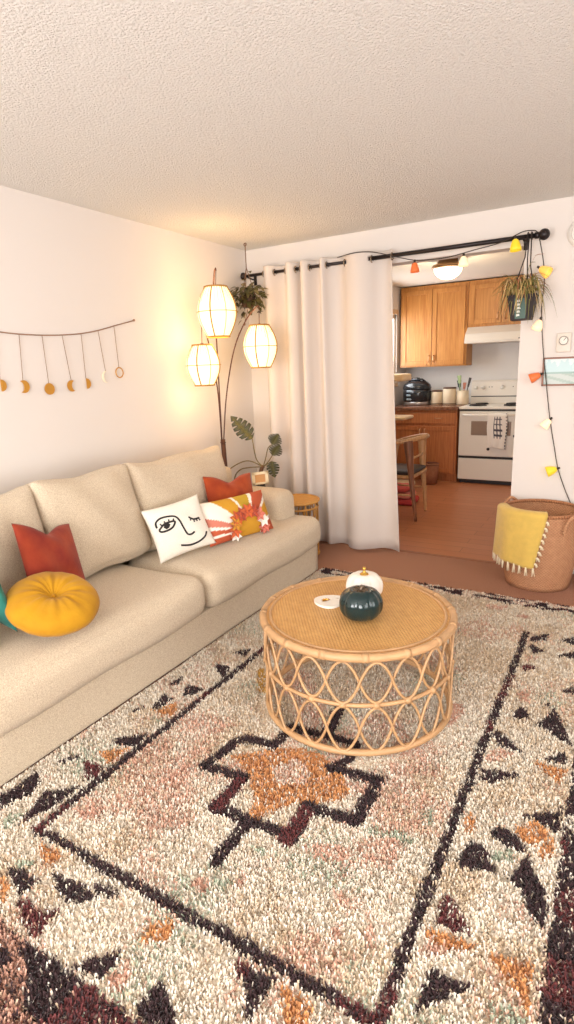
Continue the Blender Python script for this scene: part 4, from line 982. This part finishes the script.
monstera((.335, 3.72, .955), (.16, 3.70, 1.125), (.5, -1, .3), .2, .072, [nd, (.33, 3.78, .77), (.325, 3.76, .83), (.335, 3.73, .90), (.335, 3.72, .955)])
monstera((.455, 3.82, .90), (.505, 3.84, .985), (.7, -1, .2), .13, .06, [nd, (.40, 3.80, .79), (.42, 3.81, .87), (.455, 3.82, .90)])
monstera((.44, 3.84, .81), (.50, 3.86, .90), (.9, -.8, .3), .13, .058, [nd, (.41, 3.82, .76), (.44, 3.84, .81)])
monstera((.43, 3.84, .76), (.45, 3.84, .63), (.8, -.9, .4), .13, .055, [nd, (.40, 3.82, .74), (.43, 3.84, .76)])
for pts in ([nd, (.28, 3.75, .77), (.20, 3.72, .755), (.13, 3.66, .70), (.10, 3.66, .62), (.10, 3.70, .45)], [nd, (.27, 3.76, .715), (.20, 3.73, .70), (.145, 3.72, .64), (.13, 3.72, .52)]):
    bm = BM(); tube(bm, smoothpts(pts, 6), .005, 6); obj('aerial_root', bm, STEM, mo)
# small framed card on the sofa arm
cf = thing('card_frame', 'tiny cream block frame with orange centre standing on the sofa arm', 'frame', (.56, 3.47, .637))
c = Vector((.562, 3.465, .70)); w_, h_, n_ = frame3((.94, .30, .12), (-.1, .25, .95)); n_ = n_ if n_.y < 0 else -n_
bm = BM(); a_, b_, t_ = .062, .046, .02
def fp(x, y, z): return c + w_ * x + h_ * y + n_ * z
def bar(x0, x1, y0, y1, z0, z1):
    V_ = [bm.verts.new(fp(x, y, z)) for z in (z0, z1) for x, y in ((x0, y0), (x1, y0), (x1, y1), (x0, y1))]
    for f in ((0, 1, 2, 3), (4, 5, 6, 7), (0, 1, 5, 4), (1, 2, 6, 5), (2, 3, 7, 6), (3, 0, 4, 7)): bm.faces.new([V_[k] for k in f])
bar(-a_, -a_ + .022, -b_, b_, -.01, .012); bar(a_ - .022, a_, -b_, b_, -.01, .012); bar(-a_, a_, b_ - .02, b_, -.01, .012); bar(-a_, a_, -b_, -b_ + .014, -.01, .012); obj('frame', bm, mat('cream_block', srgb(232, 214, 178), .7), cf, False)
bm = BM(); bar(-a_ + .02, a_ - .02, -b_ + .012, b_ - .018, -.009, .002); o = obj('centre', bm, mat('orange_card', srgb(214, 160, 104), .7), cf, False); o['label'] = 'orange centre'
# ------------------------------------------------------------------ kitchen
def oak_mat(name, c1, c2, rough=.4):
    m = bpy.data.materials.new(name); m.use_nodes = True; nt = m.node_tree; N = nt.nodes; L = nt.links; b = N['Principled BSDF']; b.inputs['Roughness'].default_value = rough
    tc = N.new('ShaderNodeTexCoord'); mp = N.new('ShaderNodeMapping'); mp.inputs['Scale'].default_value = (26, 26, 1.6); L.new(tc.outputs['Object'], mp.inputs['Vector'])
    n = N.new('ShaderNodeTexNoise'); n.inputs['Scale'].default_value = 2.2; n.inputs['Detail'].default_value = 6; n.inputs['Distortion'].default_value = .6; L.new(mp.outputs[0], n.inputs['Vector'])
    r = N.new('ShaderNodeMapRange'); r.inputs['From Min'].default_value = .35; r.inputs['From Max'].default_value = .65; L.new(n.outputs['Fac'], r.inputs['Value'])
    mx = N.new('ShaderNodeMix'); mx.data_type = 'RGBA'; mx.inputs[6].default_value = (*c2, 1); mx.inputs[7].default_value = (*c1, 1); L.new(r.outputs[0], mx.inputs[0]); L.new(mx.outputs[2], b.inputs['Base Color'])
    return m
OAK = oak_mat('honey_oak', srgb(200, 140, 72), srgb(178, 114, 52))
OAKB = oak_mat('reddish_oak', srgb(194, 122, 72), srgb(172, 102, 56))
NICK = mat('copper_pull', srgb(206, 160, 120), .3, metal=.8)
def panel_door(x0, x1, z0, z1, yf, parent, m, hx, hz, vertical=True, nm='door'):
    bm = BM(); fr = .055 if nm == 'door' else .0
    if fr:
        box(bm, (x0, yf, z0), (x0 + fr, yf + .02, z1), .003); box(bm, (x1 - fr, yf, z0), (x1, yf + .02, z1), .003)
        box(bm, (x0 + fr, yf, z0), (x1 - fr, yf + .02, z0 + fr), .003); box(bm, (x0 + fr, yf, z1 - fr), (x1 - fr, yf + .02, z1), .003)
        box(bm, (x0 + fr - .002, yf + .009, z0 + fr - .002), (x1 - fr + .002, yf + .018, z1 - fr + .002))
    else: box(bm, (x0, yf, z0), (x1, yf + .02, z1), .005)
    d = obj(nm, bm, m, parent, False)
    for hx_ in (hx if isinstance(hx, (list, tuple)) else [hx]):
        bm = BM()
        if vertical: pts = [(hx_, yf, hz - .04), (hx_, yf - .022, hz - .03), (hx_, yf - .026, hz), (hx_, yf - .022, hz + .03), (hx_, yf, hz + .04)]
        else: pts = [(hx_ - .04, yf, hz), (hx_ - .03, yf - .022, hz), (hx_, yf - .026, hz), (hx_ + .03, yf - .022, hz), (hx_ + .04, yf, hz)]
        tube(bm, smoothpts(pts, 4), .007, 8); obj('handle', bm, NICK, d)['label'] = 'metal pull'
    return d
# wall cabinets
UC = 7.52
uc = thing('wall_cabinet', 'tall honey oak double-door wall cabinet above the counter', 'cabinet', (.63, 7.83, 1.43))
bm = BM(); box(bm, (.20, UC, 1.43), (1.06, YK - .003, 2.425), .002); obj('body', bm, OAK, uc, False)
panel_door(.225, .618, 1.45, 2.375, UC - .021, uc, OAK, .592, 1.53); panel_door(.624, 1.03, 1.45, 2.375, UC - .021, uc, OAK, .65, 1.53)
uc2 = thing('wall_cabinet', 'short honey oak wall cabinet above the white range hood', 'cabinet', (1.46, 7.83, 1.89))
bm = BM(); box(bm, (1.064, UC, 1.885), (1.87, YK - .003, 2.425), .002); obj('body', bm, OAK, uc2, False)
panel_door(1.085, 1.458, 1.915, 2.375, UC - .021, uc2, OAK, 1.42, 1.995); panel_door(1.466, 1.85, 1.915, 2.375, UC - .021, uc2, OAK, 1.505, 1.995)
# hood
APW = mat('appliance_white', srgb(234, 226, 214), .35)
hd = thing('range_hood', 'white range hood under the short oak cabinet above the stove', 'range hood', (1.46, 7.6, 1.7))
bm = BM(); prof = [(7.826, 1.884), (7.50, 1.884), (7.38, 1.80), (7.34, 1.715), (7.345, 1.69), (7.826, 1.69)]
A = [bm.verts.new((1.07, y, z)) for y, z in prof]; B_ = [bm.verts.new((1.865, y, z)) for y, z in prof]; bm.faces.new(A); bm.faces.new(B_[::-1])
for k in range(6): bm.faces.new((A[k], A[(k + 1) % 6], B_[(k + 1) % 6], B_[k]))
obj('body', bm, APW, hd, False)
for x in (1.69, 1.73):
    bm = BM(); box(bm, (x, 7.336, 1.715), (x + .02, 7.345, 1.725), .002); obj('switch', bm, BLACK, hd, False)
# base cabinet
bc = thing('base_cabinet', 'reddish oak base cabinet with drawer and two doors beside the stove', 'cabinet', (.62, 7.5, 0))
bm = BM(); box(bm, (XK0 + .004, 7.15, .10), (1.065, YK - .003, .903), .002); box(bm, (XK0 + .004, 7.21, .0), (1.065, 7.6, .10)); obj('body', bm, OAKB, bc, False)
panel_door(.22, 1.04, .735, .872, 7.13, bc, OAKB, [.453, .84], .805, False, 'drawer')
panel_door(.22, .632, .125, .705, 7.13, bc, OAKB, .607, .63); panel_door(.64, 1.04, .125, .705, 7.13, bc, OAKB, .67, .63)
bm = BM(); box(bm, (XK0 + .003, 7.105, .905), (1.08, YK - .003, .945), .006)
solo('countertop', bm, mat('brown_stone_laminate', srgb(150, 104, 78), .25, color2=srgb(104, 66, 50), nscale=30), 'mottled brown laminate countertop on the oak base cabinet', 'countertop', loc=(.62, 7.45, .925), smooth=False)
# stove
sv = thing('stove', 'white electric kitchen stove with towel on its oven door', 'stove', (1.47, 7.48, 0))
SX0, SX1 = 1.09, 1.85
DKR = mat('black_rubber', srgb(40, 32, 30), .5)
bm = BM(); box(bm, (SX0, 7.16, .05), (SX1, 7.815, .905), .004); obj('body', bm, APW, sv, False)
bm = BM(); box(bm, (SX0 - .004, 7.13, .915), (SX1 + .004, 7.80, .945), .008, 3); obj('cooktop', bm, APW, sv, False)
bm = BM(); box(bm, (SX0 + .004, 7.145, .895), (SX1 - .004, 7.18, .918)); obj('dark_gap', bm, DKR, sv, False); bm = BM(); box(bm, (SX0 + .004, 7.15, .318), (SX1 - .004, 7.18, .345)); obj('dark_gap', bm, DKR, sv, False); bm = BM(); box(bm, (SX0 + .02, 7.19, .002), (SX1 - .02, 7.7, .05)); obj('kick_plate', bm, DKR, sv, False)
bm = BM(); prof = [(7.815, .945), (7.72, .945), (7.715, 1.03), (7.72, 1.055), (7.745, 1.215), (7.77, 1.235), (7.815, 1.235)]
A = [bm.verts.new((SX0, y, z)) for y, z in prof]; B_ = [bm.verts.new((SX1, y, z)) for y, z in prof]; bm.faces.new(A); bm.faces.new(B_[::-1])
for k in range(7): bm.faces.new((A[k], A[(k + 1) % 7], B_[(k + 1) % 7], B_[k]))
bg_ = obj('control_panel', bm, APW, sv, False)
bm = BM(); box(bm, (SX0 + .005, 7.71, 1.03), (SX1 - .005, 7.72, 1.04)); obj('seam', bm, DKR, bg_, False)
axk = Matrix.Rotation(PI / 2 - .15, 3, 'X')
for x, r in ((1.15, .024), (1.235, .024), (1.47, .028), (1.70, .024), (1.785, .024)):
    bm = BM(); lathe(bm, [(0, 0), (r, 0), (r * .9, .02), (0, .024)], (x, 7.735, 1.145), 20, axis=axk); obj('knob', bm, WHITE, bg_)
for x in (1.31, 1.345, 1.60):
    bm = BM(); lathe(bm, [(0, 0), (.007, 0), (.006, .004), (0, .005)], (x, 7.738, 1.15), 10, axis=axk); obj('indicator', bm, DKR, bg_)
bm = BM(); box(bm, (SX0 + .006, 7.13, .35), (SX1 - .006, 7.165, .89), .008, 3)
od = obj('oven_door', bm, APW, sv, False)
bm = BM(); rbox(bm, (1.47, 7.129, .69), (.46, .008, .17), .03, 8); obj('oven_window', bm, mat('smoked_oven_glass', srgb(150, 128, 112), .2), od)['label'] = 'smoked oven window'
bm = BM(); tube(bm, [(SX0 + .05, 7.13, .845), (SX0 + .06, 7.085, .85), (SX1 - .06, 7.085, .85), (SX1 - .05, 7.13, .845)], .012, 10); obj('handle', bm, APW, od)
for x, z in ((1.45, .44), (1.745, .605)):
    bm = BM(); lathe(bm, [(0, 0), (.018, 0), (.016, .012), (0, .014)], (x, 7.13, z), 16, axis=Matrix.Rotation(PI / 2, 3, 'X')); obj('latch', bm, DKR, od)['label'] = 'black round latch'
bm = BM(); box(bm, (SX0 + .006, 7.135, .055), (SX1 - .006, 7.165, .318), .008, 3); obj('drawer', bm, APW, sv, False)
for x, y, r in ((1.27, 7.32, .10), (1.66, 7.32, .085), (1.27, 7.56, .08), (1.66, 7.56, .10)):
    bm = BM(); lathe(bm, [(0, .002), (r * .5, .0), (r, .006), (r * 1.04, .004), (r * 1.04, 0)], (x, y, .946), 28)
    bo = obj('burner', bm, DKR, sv)
    bm = BM(); tube(bm, [(x + (r * .15 + r * .8 * k / 60) * math.cos(k * .37), y + (r * .15 + r * .8 * k / 60) * math.sin(k * .37), .956) for k in range(61)], .005, 5); obj('coil', bm, BLACK, bo)
# towel on the oven handle
dt = thing('dish_towel', 'white dish towel with black checks hanging over the oven handle', 'towel', (1.555, 7.085, .85))
def towel(x0, x1, zb, yoff, m, fold):
    bm = BM(); lay = bm.verts.layers.float_color.new('Col'); G = {}; NU, NV = 26, 44
    for i in range(NU + 1):
        for j in range(NV + 1):
            u, v = i / NU, j / NV; top_ = .85
            if v < .2: z = .70 + (.85 - .70) * (v / .2); y = 7.085 + .021 + yoff
            elif v < .28: a = PI * (v - .2) / .08; z = .85 + (.021 + yoff) * math.sin(a); y = 7.085 + (.021 + yoff) * math.cos(a)
            else: t = (v - .28) / .72; z = .85 - (.85 - zb - .02 * u * fold) * t; y = 7.085 - .021 - yoff - .006 * math.sin(u * 11) * t * .6
            x = x0 + (x1 - x0) * u + .006 * math.sin(v * 9 + u * 3)
            vt = bm.verts.new((x, y, z)); G[i, j] = vt
            c = srgb(238, 230, 220)
            if m == 'check' and v > .3 and (u < .62) and (v < .78):
                if (int(u * 13) % 3 == 0) or (int(v * 26) % 3 == 0): c = srgb(74, 72, 84)
            if m == 'check' and u > .9 and int(v * 30) % 2: c = srgb(80, 78, 88)
            vt[lay] = (*c, 1)
    for i in range(NU):
        for j in range(NV): bm.faces.new((G[i, j], G[i + 1, j], G[i + 1, j + 1], G[i, j + 1]))
    o = obj('fold', bm, mat('towel_cotton_' + m, (1, 1, 1), .9, attr='Col', bump=.1, bscale=300), dt); md = o.modifiers.new('thickness', 'SOLIDIFY'); md.thickness = .003
    return o
towel(1.445, 1.55, .462, .0, 'plain', 1)['label'] = 'plain cream fold'
towel(1.52, 1.665, .468, .006, 'check', -1)['label'] = 'checked fold'
# counter-top things
mk = thing('multicooker', 'black round multicooker with silver base on the brown countertop', 'multicooker', (.44, 7.50, .946))
bm = BM(); c = (.44, 7.50, .946); lathe(bm, [(0, 0), (.15, 0), (.155, .01), (.155, .035), (.15, .04)], c, 40); obj('base', bm, mat('brushed_steel', srgb(176, 170, 168), .3, metal=.8), mk)
BP = mat('black_glossy_plastic', srgb(34, 38, 44), .25, coat=.4)
bm = BM(); lathe(bm, [(.15, .04), (.162, .06), (.165, .14), (.16, .185), (0, .185)], c, 40); obj('pot_body', bm, BP, mk)
bm = BM(); lathe(bm, [(.163, .188), (.166, .20), (.155, .235), (.12, .27), (.06, .285), (0, .287)], c, 40); ld = obj('lid', bm, BP, mk)
bm = BM(); lathe(bm, [(0, .285), (.035, .285), (.04, .30), (.03, .318), (0, .322)], c, 20); tube(bm, [(.34, 7.50, 1.215), (.37, 7.47, 1.245), (.51, 7.47, 1.245), (.54, 7.50, 1.215)], .012, 8); obj('lid_handle', bm, BP, ld)
bm = BM()
for k, z in enumerate((1.02, 1.065, 1.11)): rbox(bm, (.395 - .0, 7.341 + .004, z), (.07, .012, .022), .005, 4)
obj('display_buttons', bm, mat('grey_panel_print', srgb(150, 166, 176), .4), mk)
for _p in [o for o in bpy.data.objects if o.parent == mk]: pass
mk.scale = (1.13, 1.0, 1.1)
CER = mat('cream_stoneware', srgb(228, 210, 180), .5); WOODL = mat('dark_wood_lid', srgb(96, 64, 44), .5)
for x, r, h, lab in ((.70, .074, .18, 'smaller cream canister with dark lid beside the black multicooker'), (.865, .082, .215, 'taller cream canister with dark lid next to the utensil crock')):
    t = thing('canister', lab, 'canister', (x, 7.52, .946), 'cream canisters on the countertop')
    bm = BM(); lathe(bm, [(0, 0), (r - .004, 0), (r, .006), (r, h - .02), (r - .004, h - .014), (0, h - .014)], (x, 7.52, .9465), 32); obj('jar', bm, CER, t)
    bm = BM(); lathe(bm, [(0, h - .013), (r, h - .013), (r + .001, h), (r - .006, h + .004), (0, h + .004)], (x, 7.52, .9465), 32); obj('lid', bm, WOODL, t)
    bm = BM(); lathe(bm, [(r + .0006, .008), (r + .001, .010), (r + .001, .016), (r + .0006, .018)], (x, 7.52, .9465), 32); obj('base_band', bm, WOODL, t)
bm = BM(); lathe(bm, [(0, 0), (.07, 0), (.076, .01), (.074, .175), (.068, .175), (.068, .02), (0, .018)], (1.026, 7.54, .9465), 32)
solo('utensil_crock', bm, CER, 'open cream crock of cooking utensils at the stove end of the counter', 'crock', loc=(1.026, 7.54, .9465))
def utensil(x0, y0, x1, y1, z1, hw, hl, m, label, flat=True):
    bm = BM(); p0 = Vector((x0, y0, .97)); p1 = Vector((x1, y1, z1 - hl)); d = (p1 - p0).normalized()
    tube(bm, [p0, p1], .006, 8); c_ = p1 + d * hl * .5; e = Vector((1, 0, 0)); e = (e - d * e.dot(d)).normalized(); n_ = d.cross(e)
    fr = Matrix((e, n_, d)).transposed()
    rbox(bm, c_, (hw, .012, hl), .02, 8, rot=fr, fn=lambda q, p: Vector((q.x * (.8 + .2 * p[2]), q.y, q.z)))
    solo('cooking_utensil', bm, m, label, 'utensil', 'utensils in the crock', loc=(x0, y0, .97))
utensil(1.01, 7.535, .985, 7.54, 1.31, .055, .10, mat('sage_silicone', srgb(150, 168, 120), .6), 'pale green spatula in the utensil crock')
utensil(1.0, 7.55, .975, 7.575, 1.25, .06, .09, mat('dark_nylon', srgb(60, 66, 58), .5), 'dark green spoon leaning over the crock edge')
utensil(1.035, 7.525, 1.04, 7.55, 1.22, .045, .08, mat('rose_wood', srgb(176, 112, 90), .6), 'reddish wooden spoon in the middle of the crock')
utensil(1.045, 7.55, 1.085, 7.56, 1.28, .035, .12, mat('charcoal_nylon', srgb(52, 42, 40), .5), 'charcoal turner leaning towards the stove in the crock')
# kitchen ceiling light
kl = thing('ceiling_light', 'lit dome ceiling light with bronze rim in the kitchen', 'ceiling light', (1.25, 5.87, ZC))
bm = BM(); lathe(bm, [(0, ZC - .001), (.09, ZC - .001), (.10, ZC - .04), (.14, ZC - .055), (.155, ZC - .075), (.148, ZC - .088), (0, ZC - .088)], (1.25, 5.87, 0), 40); obj('rim', bm, mat('bronze_rim', srgb(168, 132, 92), .4, metal=.5), kl)
bm = BM(); lathe(bm, [(.135, ZC - .089), (.128, ZC - .12), (.10, ZC - .155), (.06, ZC - .18), (0, ZC - .19)], (1.25, 5.87, 0), 40); obj('glass_bowl', bm, mat('lit_frosted_glass', srgb(255, 244, 220), .4, emit=(1, .88, .66), estr=2.0), kl)
point('kitchen_lamp', (1.25, 5.87, 2.17), 17, (1, .80, .54), .12)
# cat tree
CT = mat('beige_plush', srgb(224, 192, 146), .95, bump=.4, bscale=300, sheen=.4); SIS = woven('sisal_rope', srgb(196, 160, 116), srgb(222, 190, 146), (20, 400), bump=.8, rough=.9, ring=True)
cx, cy = .425, 6.62
tr_ = thing('cat_tree', 'beige plush cat tree with platforms by the kitchen window', 'cat tree', (cx, cy, 0))
for nm, c_, s_ in (('base', (cx, cy, .03), (.46, .46, .06)), ('middle_platform', (cx + .03, cy - .02, .86), (.38, .34, .04)), ('top_perch', (cx, cy, 1.325), (.36, .34, .085))):
    bm = BM(); rbox(bm, c_, s_, .025, 10); obj(nm, bm, CT, tr_)
for x, y, z0, z1 in ((cx - .08, cy + .03, .06, .84), (cx - .08, cy + .03, .88, 1.285)):
    bm = BM(); tube(bm, [(x, y, z0), (x, y, (z0 + z1) / 2), (x, y, z1)], .045, 16); obj('post', bm, SIS, tr_)
# dining chair
ch = thing('dining_chair', 'wooden dining chair with curved top rail and black seat in the kitchen', 'chair', (1.0, 5.40, 0))
CHW = oak_mat('walnut_stain', srgb(150, 98, 66), srgb(116, 72, 48), .45); CHL = oak_mat('light_chair_wood', srgb(206, 160, 112), srgb(186, 136, 88), .4)
rail = [(.80, 5.155, .70), (.92, 5.145, .735), (1.05, 5.17, .765), (1.16, 5.26, .785), (1.205, 5.41, .79), (1.17, 5.56, .785), (1.06, 5.66, .765), (.93, 5.69, .735), (.81, 5.68, .70)]
bm = BM(); P = smoothpts(rail, 6); tube(bm, P, [.014 + .008 * math.sin(PI * i / (len(P) - 1)) for i in range(len(P))], 10); obj('top_rail', bm, CHL, ch)
for pts, nm, m in (([(1.10, 5.20, .77), (1.12, 5.20, .62), (1.135, 5.20, .45), (1.165, 5.19, .22), (1.195, 5.185, .0)], 'back_leg', CHW), ([(1.10, 5.63, .77), (1.11, 5.625, .62), (1.12, 5.62, .45), (1.14, 5.62, .22), (1.155, 5.62, 0)], 'back_leg', CHL),
               ([(.82, 5.155, .70), (.79, 5.165, .45), (.765, 5.165, .22), (.75, 5.16, 0)], 'front_leg', CHW), ([(.82, 5.68, .70), (.79, 5.65, .45), (.765, 5.65, .22), (.75, 5.655, 0)], 'front_leg', CHL)):
    n = len(pts); bm = BM(); P = smoothpts(pts, 5); k = len(P)
    tube(bm, P, [(.034 if nm == 'back_leg' else .02) * (1 - i / k) ** 1.2 + .013 for i in range(k)], 10); obj('leg', bm, m, ch)
bm = BM(); rbox(bm, (.96, 5.41, .425), (.40, .46, .035), .012, 8); obj('seat_frame', bm, CHL, ch)
bm = BM(); rbox(bm, (.955, 5.41, .462), (.39, .44, .04), .018, 10, bulge=(0, 0, .012)); obj('seat', bm, mat('black_seat_leather', srgb(52, 42, 40), .45), ch)['label'] = 'black padded seat'
bm = BM(); tube(bm, [(1.13, 5.20, .60), (1.135, 5.41, .60), (1.115, 5.62, .60)], .012, 8); obj('back_slat', bm, CHL, ch)
for y in (5.175, 5.635):
    bm = BM(); tube(bm, [(1.165, y + (.015 if y < 5.4 else -.015), .25), (.768, y, .25)], .010, 8); obj('stretcher', bm, CHL, ch)
# folded red cloths on the floor behind the chair
RED = [srgb(206, 92, 84), srgb(226, 142, 126), srgb(186, 62, 62)]
for k, (lab, z0, z1) in enumerate((('deep pink folded cloth at the bottom of the floor pile', .002, .068), ('pale pink folded cloth in the middle of the floor pile', .070, .132), ('red folded cloth crumpled on top of the floor pile', .134, .205))):
    bm = BM(); rbox(bm, (.80 - .01 * k, 5.88, (z0 + z1) / 2), (.34 - .05 * k, .30 - .03 * k, z1 - z0), .028, 12, fn=(lambda k: lambda q, p: Vector((q.x * (1 + .04 * math.sin(p[1] * 6 + k)), q.y, q.z * (1 - .25 * (p[2] > 0) * abs(math.sin(p[0] * 4 + p[1] * 3 + k))))))(k))
    solo('folded_cloth', bm, mat('folded_cloth_%d' % k, RED[[2, 1, 0][k]], .9, bump=.2, bscale=120), lab, 'cloth', 'folded cloths on the kitchen floor', loc=(.80, 5.88, z0))
# waste basket
wb = thing('waste_basket', 'small brown woven waste basket on the floor before the oak doors', 'basket', (.79, 6.98, 0))
bm = BM(); lathe(bm, [(0, .001), (.085, .001), (.10, .13), (.11, .25), (.10, .25), (.09, .13), (.078, .012), (0, .012)], (.79, 6.98, 0), 32); obj('body', bm, woven('brown_wicker', srgb(150, 92, 62), srgb(186, 126, 92), (30, 300), bump=.8, rough=.8, ring=True), wb)
bm = BM(); torus(bm, (.79, 6.98, .252), .105, .009, 32, 8); obj('rim', bm, mat('wicker_rim', srgb(136, 84, 60), .7), wb)
